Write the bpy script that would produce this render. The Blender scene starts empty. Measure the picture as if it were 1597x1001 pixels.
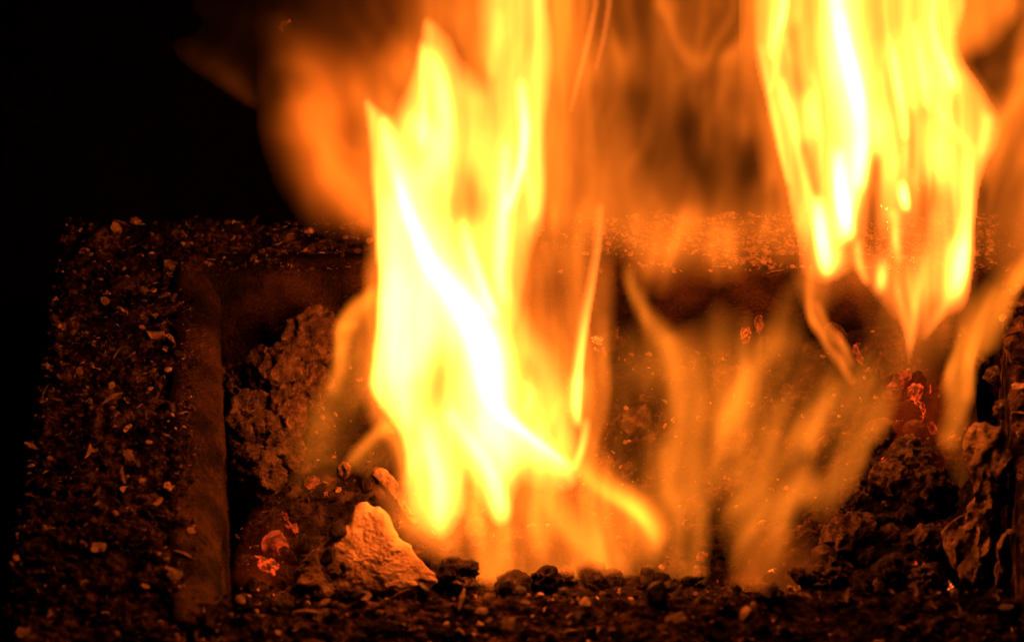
import bpy, math, random
import numpy as np
from mathutils import Vector, Matrix

random.seed(7)
RNG = np.random.default_rng(11)
SC = bpy.context.scene
COL = SC.collection

# ------------------------------------------------------------------ camera
PITCH = math.radians(38.0)
LENS = 135.0
DIST = 1.40
W0, H0 = 1597.0, 1001.0
FPX = LENS / 36.0 * W0
CAM = np.array([0.0, -DIST * math.cos(PITCH), DIST * math.sin(PITCH)])
FWD = np.array([0.0, math.cos(PITCH), -math.sin(PITCH)])
RGT = np.array([1.0, 0.0, 0.0])
UPV = np.array([0.0, math.sin(PITCH), math.cos(PITCH)])
cam_d = bpy.data.cameras.new('camera')
cam_d.lens = LENS
cam_d.sensor_width = 36.0
cam_d.clip_start = 0.02
cam_d.clip_end = 50.0
cam_d.dof.use_dof = True
cam_d.dof.focus_distance = DIST
cam_d.dof.aperture_fstop = 11.0
cam_o = bpy.data.objects.new('camera', cam_d)
COL.objects.link(cam_o)
cam_o.location = CAM
cam_o.rotation_euler = (math.pi / 2 - PITCH, 0, 0)
SC.camera = cam_o

# ------------------------------------------------------------------ world, exposure
wd = bpy.data.worlds.new('World')
SC.world = wd
wd.use_nodes = True
bg = wd.node_tree.nodes['Background']
bg.inputs[0].default_value = (0.75, 0.55, 0.4, 1)     # night: next to nothing
bg.inputs[1].default_value = 0.002
SC.view_settings.view_transform = 'Standard'
SC.view_settings.look = 'None'
SC.view_settings.exposure = 0.0
SC.view_settings.gamma = 1.0
SC.render.engine = 'CYCLES'
SC.cycles.use_denoising = True
SC.cycles.use_adaptive_sampling = True
SC.cycles.adaptive_threshold = 0.012
SC.cycles.adaptive_min_samples = 24
SC.cycles.max_bounces = 6
SC.cycles.diffuse_bounces = 3
SC.cycles.glossy_bounces = 2
SC.cycles.volume_bounces = 0
SC.cycles.transparent_max_bounces = 32
SC.cycles.sample_clamp_indirect = 12.0
SC.cycles.caustics_reflective = False
SC.cycles.caustics_refractive = False


# ------------------------------------------------------------------ pixel -> place helpers (survey of the photograph)
def ray(px, py):
    px = np.asarray(px, float)
    py = np.asarray(py, float)
    d = FWD + ((px - W0 / 2) / FPX)[..., None] * RGT - ((py - H0 / 2) / FPX)[..., None] * UPV
    return d


def on_plane(px, py, point, normal):
    d = ray(px, py)
    n = np.asarray(normal, float)
    t = ((np.asarray(point, float) - CAM) @ n) / (d @ n)
    return CAM + d * t[..., None]


def on_z(px, py, z):
    return on_plane(px, py, (0, 0, z), (0, 0, 1))


def to_px(P):
    v = np.asarray(P, float) - CAM
    w = v @ FWD
    return W0 / 2 + FPX * (v @ RGT) / w, H0 / 2 - FPX * (v @ UPV) / w


MPP = DIST / FPX            # metres per photo pixel at the pit


# ------------------------------------------------------------------ numpy noise
def _hash(ix, iy, iz, seed):
    h = (ix.astype(np.int64) * 374761393 + iy.astype(np.int64) * 668265263 + iz.astype(np.int64) * 2147483647 + seed * 1274126177) & 0xffffffff
    h = ((h ^ (h >> 13)) * 1274126177) & 0xffffffff
    h = (h ^ (h >> 16)) & 0xffff
    return h / 65535.0


def vnoise(P, seed=0):
    P = np.asarray(P, float)
    i = np.floor(P)
    f = P - i
    f = f * f * f * (f * (f * 6 - 15) + 10)
    i = i.astype(np.int64)
    out = 0
    for dx in (0, 1):
        wx = f[..., 0] if dx else 1 - f[..., 0]
        for dy in (0, 1):
            wy = f[..., 1] if dy else 1 - f[..., 1]
            for dz in (0, 1):
                wz = f[..., 2] if dz else 1 - f[..., 2]
                out = out + wx * wy * wz * _hash(i[..., 0] + dx, i[..., 1] + dy, i[..., 2] + dz, seed)
    return out * 2 - 1


def fbm(P, octv=4, seed=0, gain=0.5, lac=2.03):
    a, s, r = 1.0, 0.0, 0.0
    P = np.asarray(P, float)
    for k in range(octv):
        r = r + a * vnoise(P + 17.3 * k, seed + k)
        s += a
        a *= gain
        P = P * lac
    return r / s


# ------------------------------------------------------------------ object helpers
def mesh_from(name, V, F, mat=None, smooth=True):
    me = bpy.data.meshes.new(name)
    me.from_pydata([tuple(map(float, v)) for v in V], [], [tuple(int(i) for i in f) for f in F])
    if mat is not None:
        me.materials.append(mat)
    if smooth:
        me.polygons.foreach_set('use_smooth', [True] * len(me.polygons))
    me.update()
    return me


def link(name, me, parent=None, loc=None, rot=None, scl=None):
    o = bpy.data.objects.new(name, me)
    COL.objects.link(o)
    if parent is not None:
        o.parent = parent
    if loc is not None:
        o.location = loc
    if rot is not None:
        o.rotation_euler = rot
    if scl is not None:
        o.scale = scl
    return o


def tag(o, label=None, cat=None, group=None, kind=None):
    if label:
        o['label'] = label
    if cat:
        o['category'] = cat
    if group:
        o['group'] = group
    if kind:
        o['kind'] = kind
    return o


def thing(name, loc, label, cat, group=None):
    o = bpy.data.objects.new(name, None)
    o.empty_display_size = 0.01
    COL.objects.link(o)
    o.location = loc
    return tag(o, label, cat, group)


# ------------------------------------------------------------------ materials
def new_mat(name):
    m = bpy.data.materials.new(name)
    m.use_nodes = True
    m.node_tree.nodes.clear()
    out = m.node_tree.nodes.new('ShaderNodeOutputMaterial')
    return m, m.node_tree.nodes, m.node_tree.links, out


def rough_mat(name, cols, scale=60.0, rough=0.85, bump=0.4, bump_scale=400.0, detail=6.0, rand=0.35, pos=None, spec=0.25):
    """noise-ramped principled material with fine bump; each object gets its own tint"""
    m, N, L, out = new_mat(name)
    p = N.new('ShaderNodeBsdfPrincipled')
    p.inputs['Roughness'].default_value = rough
    p.inputs['Specular IOR Level'].default_value = spec
    tc = N.new('ShaderNodeTexCoord')
    inf = N.new('ShaderNodeObjectInfo')
    add = N.new('ShaderNodeVectorMath')
    add.operation = 'ADD'
    sc = N.new('ShaderNodeVectorMath')
    sc.operation = 'SCALE'
    sc.inputs['Scale'].default_value = 3.0
    cx = N.new('ShaderNodeCombineXYZ')
    for k in range(3):
        L.new(inf.outputs['Random'], cx.inputs[k])
    L.new(cx.outputs[0], sc.inputs[0])
    L.new(tc.outputs['Object'], add.inputs[0])
    L.new(sc.outputs[0], add.inputs[1])
    n1 = N.new('ShaderNodeTexNoise')
    n1.inputs['Scale'].default_value = scale
    n1.inputs['Detail'].default_value = detail
    n1.inputs['Roughness'].default_value = 0.62
    L.new(add.outputs[0], n1.inputs['Vector'])
    r = N.new('ShaderNodeValToRGB')
    el = r.color_ramp.elements
    n = len(cols)
    ps = pos or [0.3 + 0.4 * i / max(1, n - 1) for i in range(n)]
    el[0].position, el[0].color = ps[0], (*cols[0], 1)
    el[1].position, el[1].color = ps[-1], (*cols[-1], 1)
    for i in range(1, n - 1):
        e = el.new(ps[i])
        e.color = (*cols[i], 1)
    L.new(n1.outputs['Fac'], r.inputs[0])
    hsv = N.new('ShaderNodeHueSaturation')
    mr = N.new('ShaderNodeMapRange')
    mr.inputs['To Min'].default_value = 1 - rand
    mr.inputs['To Max'].default_value = 1 + rand
    L.new(inf.outputs['Random'], mr.inputs['Value'])
    L.new(mr.outputs[0], hsv.inputs['Value'])
    L.new(r.outputs[0], hsv.inputs['Color'])
    L.new(hsv.outputs[0], p.inputs['Base Color'])
    n2 = N.new('ShaderNodeTexNoise')
    n2.inputs['Scale'].default_value = bump_scale
    n2.inputs['Detail'].default_value = 5
    L.new(add.outputs[0], n2.inputs['Vector'])
    b = N.new('ShaderNodeBump')
    b.inputs['Strength'].default_value = bump
    b.inputs['Distance'].default_value = 0.002
    L.new(n2.outputs['Fac'], b.inputs['Height'])
    L.new(b.outputs[0], p.inputs['Normal'])
    L.new(p.outputs[0], out.inputs['Surface'])
    return m


def ember_mat(name, col, strength, scale=90.0, lo=0.5, hi=0.68, base=(0.03, 0.018, 0.012)):
    """charred lump whose glowing cracks give off light"""
    m, N, L, out = new_mat(name)
    p = N.new('ShaderNodeBsdfPrincipled')
    p.inputs['Roughness'].default_value = 0.9
    p.inputs['Base Color'].default_value = (*base, 1)
    p.inputs['Emission Color'].default_value = (*col, 1)
    tc = N.new('ShaderNodeTexCoord')
    inf = N.new('ShaderNodeObjectInfo')
    n1 = N.new('ShaderNodeTexNoise')
    n1.noise_dimensions = '4D'
    n1.inputs['Scale'].default_value = scale
    n1.inputs['Detail'].default_value = 4
    mm = N.new('ShaderNodeMath')
    mm.operation = 'MULTIPLY'
    mm.inputs[1].default_value = 40
    L.new(inf.outputs['Random'], mm.inputs[0])
    L.new(mm.outputs[0], n1.inputs['W'])
    L.new(tc.outputs['Object'], n1.inputs['Vector'])
    mr = N.new('ShaderNodeMapRange')
    mr.interpolation_type = 'SMOOTHSTEP'
    mr.inputs['From Min'].default_value = lo
    mr.inputs['From Max'].default_value = hi
    mr.inputs['To Max'].default_value = strength
    L.new(n1.outputs['Fac'], mr.inputs['Value'])
    L.new(mr.outputs[0], p.inputs['Emission Strength'])
    b = N.new('ShaderNodeBump')
    b.inputs['Strength'].default_value = 0.5
    b.inputs['Distance'].default_value = 0.002
    L.new(n1.outputs['Fac'], b.inputs['Height'])
    L.new(b.outputs[0], p.inputs['Normal'])
    L.new(p.outputs[0], out.inputs['Surface'])
    return m


FLAME_COL = {'core': (1.0, 0.172, 0.0185), 'orange': (1.0, 0.178, 0.011), 'red': (1.0, 0.150, 0.008), 'olive': (1.0, 0.20, 0.011), 'ember': (1.0, 0.075, 0.004)}
FLAME_GAIN = {'core': 1.9, 'orange': 1.35, 'red': 1.6, 'olive': 1.3, 'ember': 1.0}
FLAME_DENS = {'core': 2600.0, 'orange': 160.0, 'red': 70.0, 'olive': 90.0, 'ember': 60.0}     # glow per metre of depth
FLAME_MAT = {}
for key in FLAME_COL:
    m, N, L, out = new_mat('flame_' + key)
    e = N.new('ShaderNodeEmission')
    e.inputs[0].default_value = (*FLAME_COL[key], 1)
    e.inputs[1].default_value = FLAME_DENS[key]
    L.new(e.outputs[0], out.inputs['Volume'])
    FLAME_MAT[key] = m

M_BLOCK = rough_mat('charred_block', [(0.001, 0.0007, 0.0006), (0.012, 0.0072, 0.0046), (0.06, 0.036, 0.023), (0.14, 0.086, 0.056)], 110, 0.9, 1.0, 600, pos=[0.40, 0.50, 0.62, 0.76], spec=0.03, detail=9)
M_LINER = rough_mat('baked_liner', [(0.0012, 0.0008, 0.0006), (0.010, 0.0052, 0.0031), (0.030, 0.0155, 0.0092), (0.050, 0.027, 0.0165)], 42, 0.8, 1.0, 900, pos=[0.34, 0.45, 0.56, 0.72], detail=10, spec=0.08, rand=0.05)
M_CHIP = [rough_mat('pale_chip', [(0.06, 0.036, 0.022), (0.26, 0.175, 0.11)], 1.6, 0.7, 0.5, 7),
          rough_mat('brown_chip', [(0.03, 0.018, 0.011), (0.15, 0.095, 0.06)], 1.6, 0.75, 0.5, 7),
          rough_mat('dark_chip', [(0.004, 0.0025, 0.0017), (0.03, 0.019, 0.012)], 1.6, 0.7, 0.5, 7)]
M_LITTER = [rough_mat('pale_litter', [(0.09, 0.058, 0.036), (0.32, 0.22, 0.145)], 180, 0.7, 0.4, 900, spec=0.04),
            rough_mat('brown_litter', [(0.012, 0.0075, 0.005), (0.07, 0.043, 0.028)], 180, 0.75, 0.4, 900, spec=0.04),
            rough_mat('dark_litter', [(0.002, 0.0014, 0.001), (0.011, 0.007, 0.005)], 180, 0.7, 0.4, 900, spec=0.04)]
M_COAL = [rough_mat('black_coal', [(0.003, 0.0022, 0.0018), (0.022, 0.0135, 0.010), (0.12, 0.075, 0.052)], 2.2, 0.75, 0.7, 9, pos=[0.38, 0.58, 0.78], spec=0.12),
          rough_mat('brown_ash_clump', [(0.010, 0.006, 0.0042), (0.048, 0.029, 0.020), (0.125, 0.082, 0.058)], 2.6, 0.95, 0.9, 12),
          rough_mat('grey_coal', [(0.008, 0.005, 0.004), (0.035, 0.022, 0.016), (0.12, 0.08, 0.058)], 2.0, 0.9, 0.6, 9)]
M_ASH = rough_mat('pale_ash', [(0.010, 0.006, 0.004), (0.09, 0.058, 0.038), (0.21, 0.15, 0.10), (0.34, 0.26, 0.18)], 38, 0.95, 0.5, 700, pos=[0.36, 0.44, 0.54, 0.68], detail=9, rand=0.1)
M_BED = rough_mat('ash_bed', [(0.002, 0.0015, 0.0012), (0.012, 0.008, 0.006), (0.06, 0.04, 0.028)], 120, 0.95, 0.8, 600, spec=0.05)
M_BARK = rough_mat('ashen_bark', [(0.02, 0.012, 0.008), (0.09, 0.06, 0.04), (0.22, 0.16, 0.11)], 100, 0.95, 0.9, 600, pos=[0.36, 0.5, 0.68])
M_EMBER = ember_mat('glowing_ember', (1.0, 0.060, 0.007), 1.3, 2.4, 0.43, 0.68)
M_EMBER_HOT = ember_mat('hot_ember', (1.0, 0.13, 0.014), 2.2, 1.9, 0.43, 0.66)
M_EMBER_ROSE = ember_mat('rosy_ember', (1.0, 0.065, 0.010), 0.62, 1.8, 0.38, 0.72, (0.02, 0.012, 0.009))
M_GROUND = rough_mat('dark_ground', [(0.004, 0.004, 0.004), (0.009, 0.008, 0.008)], 9, 1.0, 0.3, 90, rand=0.0)
M_BACK = rough_mat('dark_wall', [(0.005, 0.004, 0.004), (0.011, 0.009, 0.009)], 6, 1.0, 0.4, 60, rand=0.0)

# ------------------------------------------------------------------ setting: ground under the box and the near-black wall behind it
gx, gy = np.meshgrid(np.linspace(-2.0, 2.0, 60), np.linspace(-0.9, 1.1, 40), indexing='ij')
gz = -0.16 + 0.004 * fbm(np.stack([gx * 9, gy * 9, gx * 0], -1), 3, 3)


def grid_faces(nu, nv):
    i = np.arange(nu - 1)[:, None] * nv + np.arange(nv - 1)[None, :]
    i = i.reshape(-1)
    return np.stack([i, i + nv, i + nv + 1, i + 1], -1)


g = link('ground', mesh_from('ground', np.stack([gx, gy, gz], -1).reshape(-1, 3), grid_faces(60, 40), M_GROUND))
tag(g, kind='structure')
# wall: a lower course that stands a little proud of the upper one
bx_, bz_ = np.meshgrid(np.linspace(-2.0, 2.0, 80), np.linspace(-0.20, 1.3, 80), indexing='ij')
step_z = on_plane(np.array([300.0]), np.array([132.0]), (0, 0.62, 0), (0, 1, 0))[0][2]
by_ = 0.62 + 0.03 / (1 + np.exp(-(bz_ - step_z) * 400)) + 0.006 * fbm(np.stack([bx_ * 11, bz_ * 17, bx_ * 0], -1), 4, 5)
w = link('back_wall', mesh_from('back_wall', np.stack([bx_, by_, bz_], -1).reshape(-1, 3), grid_faces(80, 80), M_BACK))
tag(w, kind='structure')

# ------------------------------------------------------------------ the fire box: four rim blocks studded with chips, a smooth baked liner
box = thing('fire_box', (0, 0, -0.15), 'square black fire box with a chip studded rim and smooth brown baked liner', 'fire box')
BOX0 = np.array([0, 0, -0.15])


def P0(x, y):
    return on_z(np.array([float(x)]), np.array([float(y)]), 0.0)[0]


RIM = {  # corner pixels on the rim's top plane: outer-back, inner-back, inner-front, outer-front order per block
    'left': [(100, 345), (289, 345), (289, 1100), (-22, 1100)],
    'back': [(290, 344), (1556, 334), (1552, 412), (290, 410)],
    'right': [(1557, 334), (1790, 334), (1900, 1100), (1612, 1100)],
    'front': [(290, 928), (1592, 918), (1611, 1100), (290, 1100)],
}


def quad_grid(c, nu, nv):
    c = [P0(*p)[:2] for p in c]
    u = np.linspace(0, 1, nu)[:, None, None]
    v = np.linspace(0, 1, nv)[None, :, None]
    return (1 - u) * (1 - v) * c[0] + u * (1 - v) * c[1] + u * v * c[2] + (1 - u) * v * c[3]


def rim_height(X, Y):
    q = np.stack([X, Y, X * 0], -1)
    a = fbm(q * 90, 4, 21, 0.55)
    b = np.abs(fbm(q * 260 * np.array([0.6, 1.3, 1]), 3, 31))
    c = np.abs(fbm(q * np.array([170, 420, 1]), 3, 33))
    return 0.0030 * a + 0.0030 * b + 0.0028 * c - 0.0014


rim_obj = {}
DEPTH = 0.13
for nm, c in RIM.items():
    lx = np.linalg.norm(P0(*c[0]) - P0(*c[1]))
    ly = np.linalg.norm(P0(*c[1]) - P0(*c[2]))
    nu, nv = max(30, int(lx / 0.0011)), max(24, int(ly / 0.0011))
    xy = quad_grid(c, nu, nv)
    U, V = np.meshgrid(np.linspace(0, 1, nu), np.linspace(0, 1, nv), indexing='ij')
    z = rim_height(xy[..., 0], xy[..., 1])
    ed = np.minimum(np.minimum(U, 1 - U) * lx, np.minimum(V, 1 - V) * ly)
    z = z - 0.004 * np.exp(-(ed / 0.0022) ** 2)
    jit = 0.0012 * np.stack([fbm(np.concatenate([xy * 300, z[..., None]], -1), 2, 41), fbm(np.concatenate([xy * 300, z[..., None]], -1), 2, 51)], -1)
    top = np.concatenate([xy + jit, z[..., None]], -1).reshape(-1, 3)
    F = [list(f) for f in grid_faces(nu, nv)]
    idx = np.arange(nu * nv).reshape(nu, nv)
    loop = list(idx[:, 0]) + list(idx[-1, 1:]) + list(idx[-2::-1, -1]) + list(idx[0, -2:0:-1])
    Vt = [top]
    prev = loop
    base = nu * nv
    nl = len(loop)
    cen = top.mean(0)
    for k, dz in enumerate((0.006, 0.014, 0.03, 0.06, 0.10, DEPTH)):
        q = top[loop].copy()
        q[:, 2] -= dz
        out_d = q[:, :2] - cen[:2]
        out_d /= np.linalg.norm(out_d, axis=1)[:, None] + 1e-9
        q[:, :2] += out_d * (0.0015 * fbm(q * 150, 3, 61))[:, None]
        Vt.append(q)
        cur = [base + i for i in range(nl)]
        for i in range(nl):
            j = (i + 1) % nl
            F.append([prev[i], cur[i], cur[j], prev[j]])
        prev = cur
        base += nl
    Vt = np.concatenate(Vt) - BOX0
    rim_obj[nm] = link('rim_block', mesh_from('rim_block', Vt, F, M_BLOCK), box)

# liner strips: rounded chamfer running down from the rim into the pit
IN = {'bl': P0(289, 408), 'br': P0(1556, 412), 'fl': P0(289, 934), 'fr': P0(1592, 926)}
CH = 0.0125       # width of the chamfer


def liner(a, b, inward, seed, mitre_a, mitre_b):
    a, b = a.copy(), b.copy()
    t = (b - a)
    ln = np.linalg.norm(t)
    t = t / ln
    n = np.array(inward, float)
    prof = [(-0.004, 0.0008)]
    for k in range(9):
        th = k / 8 * math.pi / 2
        prof.append((CH * (0.55 * math.sin(th) + 0.45 * k / 8), -0.0095 * (0.5 * (1 - math.cos(th)) + 0.5 * k / 8) + 0.0006))
    for k in range(1, 16):
        prof.append((CH + 0.0012 * k / 15, -0.0089 - 0.075 * k / 15))
    nu = int(ln / 0.0022)
    s = np.linspace(0, 1, nu)
    V = np.zeros((nu, len(prof), 3))
    for j, (d, z) in enumerate(prof):
        sa = max(d, 0) * mitre_a
        sb = ln - max(d, 0) * mitre_b
        V[:, j] = a + np.outer(sa + (sb - sa) * s, t) + n * d + np.array([0, 0, z])
    q = fbm(V * np.array([70, 70, 90]), 4, seed)
    q2 = fbm(V * np.array([420, 420, 420]), 2, seed + 7)
    V += (0.0026 * q + 0.0009 * q2)[..., None] * (n * 0.8 + np.array([0, 0, 0.6]))
    o = link('liner', mesh_from('liner', V.reshape(-1, 3) - BOX0, grid_faces(nu, len(prof)), M_LINER), box)
    sol = o.modifiers.new('thickness', 'SOLIDIFY')
    sol.thickness = 0.003
    sol.offset = -1 if np.cross(t, np.array([0, 0, -1]))[:2] @ n[:2] > 0 else 1
    return o


liner(IN['bl'], IN['fl'] - np.array([0, 0.012, 0]), (1, 0, 0), 71, 1, 0)
liner(IN['bl'], IN['br'], (0, -1, 0), 72, 1, 1)


# ---- chips
def flake(seed, kind):
    r = random.Random(seed)
    if kind == 'flake':
        n = r.randint(7, 9)
        asp = r.uniform(0.45, 0.95)
        ring = []
        for i in range(n):
            a = 2 * math.pi * i / n + r.uniform(-.2, .2)
            q = r.uniform(0.6, 1.05)
            ring.append((q * math.cos(a), asp * q * math.sin(a)))
        cu = r.uniform(-.35, .45)
        V = [(0, 0, 0.16)]
        V += [(x, y, cu * x * x + r.uniform(-.08, .08) + 0.05) for x, y in ring]
        V += [(x * .93, y * .93, cu * x * x - 0.10) for x, y in ring]
        F = []
        for i in range(n):
            j = (i + 1) % n
            F += [(0, 1 + i, 1 + j), (1 + i, 1 + n + i, 1 + n + j, 1 + j)]
        F.append(tuple(1 + n + i for i in reversed(range(n))))
    elif kind == 'curl':
        n = 6
        ra = r.uniform(0.6, 1.0)
        arc = r.uniform(1.4, 3.3)
        wd_ = r.uniform(0.10, 0.2)
        V, F = [], []
        for i in range(n):
            a = -arc / 2 + arc * i / (n - 1)
            tp = wd_ * (1 - 0.7 * abs(2 * i / (n - 1) - 1) ** 2)
            for rr, zz in ((ra - tp, 0.05), (ra + tp, 0.05), (ra + tp * .8, 0.30), (ra - tp * .8, 0.30)):
                V.append((rr * math.sin(a), rr * math.cos(a) - ra, zz + r.uniform(-.05, .05)))
        for i in range(n - 1):
            for k in range(4):
                F.append((4 * i + k, 4 * i + (k + 1) % 4, 4 * i + 4 + (k + 1) % 4, 4 * i + 4 + k))
        F += [(3, 2, 1, 0), (4 * n - 4, 4 * n - 3, 4 * n - 2, 4 * n - 1)]
    elif kind == 'splinter':
        n = 5
        V, F = [], []
        bend = r.uniform(-.2, .2)
        for i in range(n):
            x = -1 + 2 * i / (n - 1)
            tp = 0.16 * (1 - 0.75 * abs(x) ** 1.5) * r.uniform(.8, 1.2)
            for yy, zz in ((-tp, 0), (tp, 0), (tp * .8, tp * 1.3), (-tp * .8, tp * 1.3)):
                V.append((x, yy + bend * x * x, zz + 0.1 * bend * x))
        for i in range(n - 1):
            for k in range(4):
                F.append((4 * i + k, 4 * i + (k + 1) % 4, 4 * i + 4 + (k + 1) % 4, 4 * i + 4 + k))
        F += [(3, 2, 1, 0), (4 * n - 4, 4 * n - 3, 4 * n - 2, 4 * n - 1)]
    else:   # chunk
        ph = (1 + 5 ** .5) / 2
        V = [(-1, ph, 0), (1, ph, 0), (-1, -ph, 0), (1, -ph, 0), (0, -1, ph), (0, 1, ph), (0, -1, -ph), (0, 1, -ph), (ph, 0, -1), (ph, 0, 1), (-ph, 0, -1), (-ph, 0, 1)]
        V = [tuple(c * 0.45 * r.uniform(.7, 1.3) * s for c, s in zip(v, (1, .75, .5))) for v in V]
        F = [(0, 11, 5), (0, 5, 1), (0, 1, 7), (0, 7, 10), (0, 10, 11), (1, 5, 9), (5, 11, 4), (11, 10, 2), (10, 7, 6), (7, 1, 8),
             (3, 9, 4), (3, 4, 2), (3, 2, 6), (3, 6, 8), (3, 8, 9), (4, 9, 5), (2, 4, 11), (6, 2, 10), (8, 6, 7), (9, 8, 1)]
    return V, F


KINDS = ['flake'] * 6 + ['curl'] * 2 + ['splinter'] * 3 + ['chunk'] * 3
chip_mesh = []
for i in range(28):
    V, F = flake(100 + i, KINDS[i % len(KINDS)])
    mat = M_CHIP[(0, 1, 1, 2, 1, 0, 2)[i % 7]]
    chip_mesh.append(mesh_from('chip', V, F, mat, smooth=False))


def rand_in(nm, u=None, v=None):
    c = [P0(*p) for p in RIM[nm]]
    u = random.random() if u is None else u
    v = random.random() if v is None else v
    return (1 - u) * (1 - v) * c[0] + u * (1 - v) * c[1] + u * v * c[2] + (1 - u) * v * c[3]


def put_chip(nm, p, size, mi, tilt=0.5, rz=None, lift=0.0):
    z = float(rim_height(np.array([p[0]]), np.array([p[1]]))[0]) + size * 0.15 + lift
    o = link('chip', chip_mesh[mi], rim_obj[nm], (p[0] - BOX0[0], p[1] - BOX0[1], z - BOX0[2]),
             (random.uniform(-tilt, tilt), random.uniform(-tilt, tilt), random.uniform(0, 6.28) if rz is None else rz),
             (size, size, size * random.uniform(.7, 1.1)))
    return o


# notable chips, placed where the photo shows them: pixel, half length px, kind list
def of_kind(k, mat=None):
    return random.choice([i for i in range(28) if KINDS[i % len(KINDS)] == k and (mat is None or (0, 1, 1, 2, 1, 0, 2)[i % 7] == mat)] or [i for i in range(28) if KINDS[i % len(KINDS)] == k])


NOTED = [('left', 180, 362, 16, 'flake'), ('left', 278, 368, 15, 'flake'), ('left', 240, 522, 20, 'flake'), ('left', 222, 452, 13, 'chunk'),
         ('left', 262, 578, 9, 'chunk'), ('left', 238, 578, 11, 'chunk'), ('left', 225, 630, 24, 'curl'), ('left', 142, 632, 11, 'flake'),
         ('left', 176, 640, 7, 'chunk'), ('left', 260, 683, 13, 'curl'), ('left', 75, 828, 17, 'flake'), ('left', 166, 824, 11, 'curl'),
         ('left', 246, 788, 13, 'flake'), ('left', 180, 802, 8, 'chunk'), ('left', 70, 722, 14, 'splinter'), ('left', 140, 712, 20, 'splinter'),
         ('left', 190, 738, 22, 'splinter'), ('left', 150, 770, 10, 'flake'), ('left', 115, 498, 11, 'splinter'), ('left', 165, 470, 13, 'flake'),
         ('left', 255, 460, 14, 'flake'), ('left', 125, 580, 10, 'flake'), ('left', 90, 620, 16, 'splinter'), ('left', 175, 625, 20, 'splinter'),
         ('left', 265, 893, 9, 'flake'), ('left', 78, 955, 10, 'flake'), ('left', 165, 958, 10, 'curl'),
         ('front', 912, 942, 17, 'flake'), ('front', 1055, 968, 20, 'flake'), ('front', 890, 980, 15, 'splinter'), ('front', 820, 940, 12, 'flake'),
         ('front', 755, 950, 16, 'flake'), ('front', 1430, 930, 22, 'splinter'), ('front', 1320, 935, 20, 'splinter'), ('front', 1500, 960, 20, 'splinter'),
         ('front', 1130, 940, 12, 'splinter'), ('front', 720, 935, 22, 'splinter'), ('front', 480, 955, 22, 'splinter'), ('front', 1175, 945, 9, 'chunk'),
         ('front', 570, 930, 12, 'flake'), ('front', 1570, 945, 14, 'flake'),
         ('right', 1580, 520, 26, 'splinter'), ('right', 1572, 560, 16, 'splinter'), ('right', 1585, 480, 20, 'flake'), ('right', 1590, 600, 18, 'flake'), ('right', 1565, 500, 12, 'chunk'), ('right', 1592, 640, 14, 'splinter'),
         ('back', 400, 358, 14, 'splinter'), ('back', 360, 350, 12, 'flake'), ('back', 480, 360, 14, 'flake'), ('back', 545, 352, 13, 'splinter')]
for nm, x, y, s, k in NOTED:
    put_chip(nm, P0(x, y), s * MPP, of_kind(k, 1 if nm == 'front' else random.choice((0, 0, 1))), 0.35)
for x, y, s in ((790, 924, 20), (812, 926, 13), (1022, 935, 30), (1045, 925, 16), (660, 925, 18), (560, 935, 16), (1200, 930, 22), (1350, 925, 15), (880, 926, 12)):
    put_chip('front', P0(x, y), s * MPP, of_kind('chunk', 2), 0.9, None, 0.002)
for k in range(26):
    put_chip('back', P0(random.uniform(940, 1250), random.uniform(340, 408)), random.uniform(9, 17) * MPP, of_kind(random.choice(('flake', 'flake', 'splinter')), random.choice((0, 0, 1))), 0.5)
left_n = {'left': 118, 'back': 46, 'front': 46, 'right': 8}
for nm, n in left_n.items():
    for i in range(n):
        p = rand_in(nm)
        xx, yy = to_px(p)
        if yy > 1015 or xx > 1640:
            p = rand_in(nm, v=random.uniform(0, 0.5), u=random.uniform(0, 0.3) if nm == 'right' else None)
        s = random.choice((6, 7, 8, 9, 10, 12, 14, 17)) * MPP
        put_chip(nm, p, s, random.randrange(28), 0.7)

# the litter of smaller chips and crumbs between them: one mesh per rim block
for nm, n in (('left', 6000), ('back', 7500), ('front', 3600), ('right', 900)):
    VV, FF, MI = [], [], []
    base = 0
    for i in range(n):
        p = rand_in(nm)
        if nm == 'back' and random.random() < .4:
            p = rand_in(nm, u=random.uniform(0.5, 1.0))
        if nm == 'back' and random.random() < .2:
            p = rand_in(nm, v=random.uniform(0.9, 1.12))
        if nm == 'left' and random.random() < .12:
            p = rand_in(nm, u=random.uniform(0.96, 1.06), v=random.uniform(0, 0.76))
        V, F = flake(i % 40 + 500, random.choice(('flake', 'splinter', 'splinter', 'chunk')))
        s = random.choice((1.5, 2, 2.5, 3, 3.5, 4, 5, 6, 7)) * MPP
        R = np.array(Matrix.Rotation(random.uniform(0, 6.28), 3, 'Z') @ Matrix.Rotation(random.uniform(-1, 1), 3, 'X'))
        q = (np.array(V) * s) @ R.T
        z = rim_height(np.array([p[0]]), np.array([p[1]]))[0] + s * .1
        q += np.array([p[0], p[1], z]) - BOX0
        VV.append(q)
        mi = random.choice((0, 1, 1, 1, 2, 2, 2, 2, 2))
        if nm == 'back' and random.random() < (.8 if p[0] > 0.022 else .12):  # right part: pale ash crumbs, their pale colour also stands in for firelight
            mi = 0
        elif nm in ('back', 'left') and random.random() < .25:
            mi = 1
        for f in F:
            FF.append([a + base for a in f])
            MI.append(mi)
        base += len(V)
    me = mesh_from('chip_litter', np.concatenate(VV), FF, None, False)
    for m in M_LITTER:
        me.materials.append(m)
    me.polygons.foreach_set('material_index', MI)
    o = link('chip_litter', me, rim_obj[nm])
    o['kind'] = 'stuff'

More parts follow.
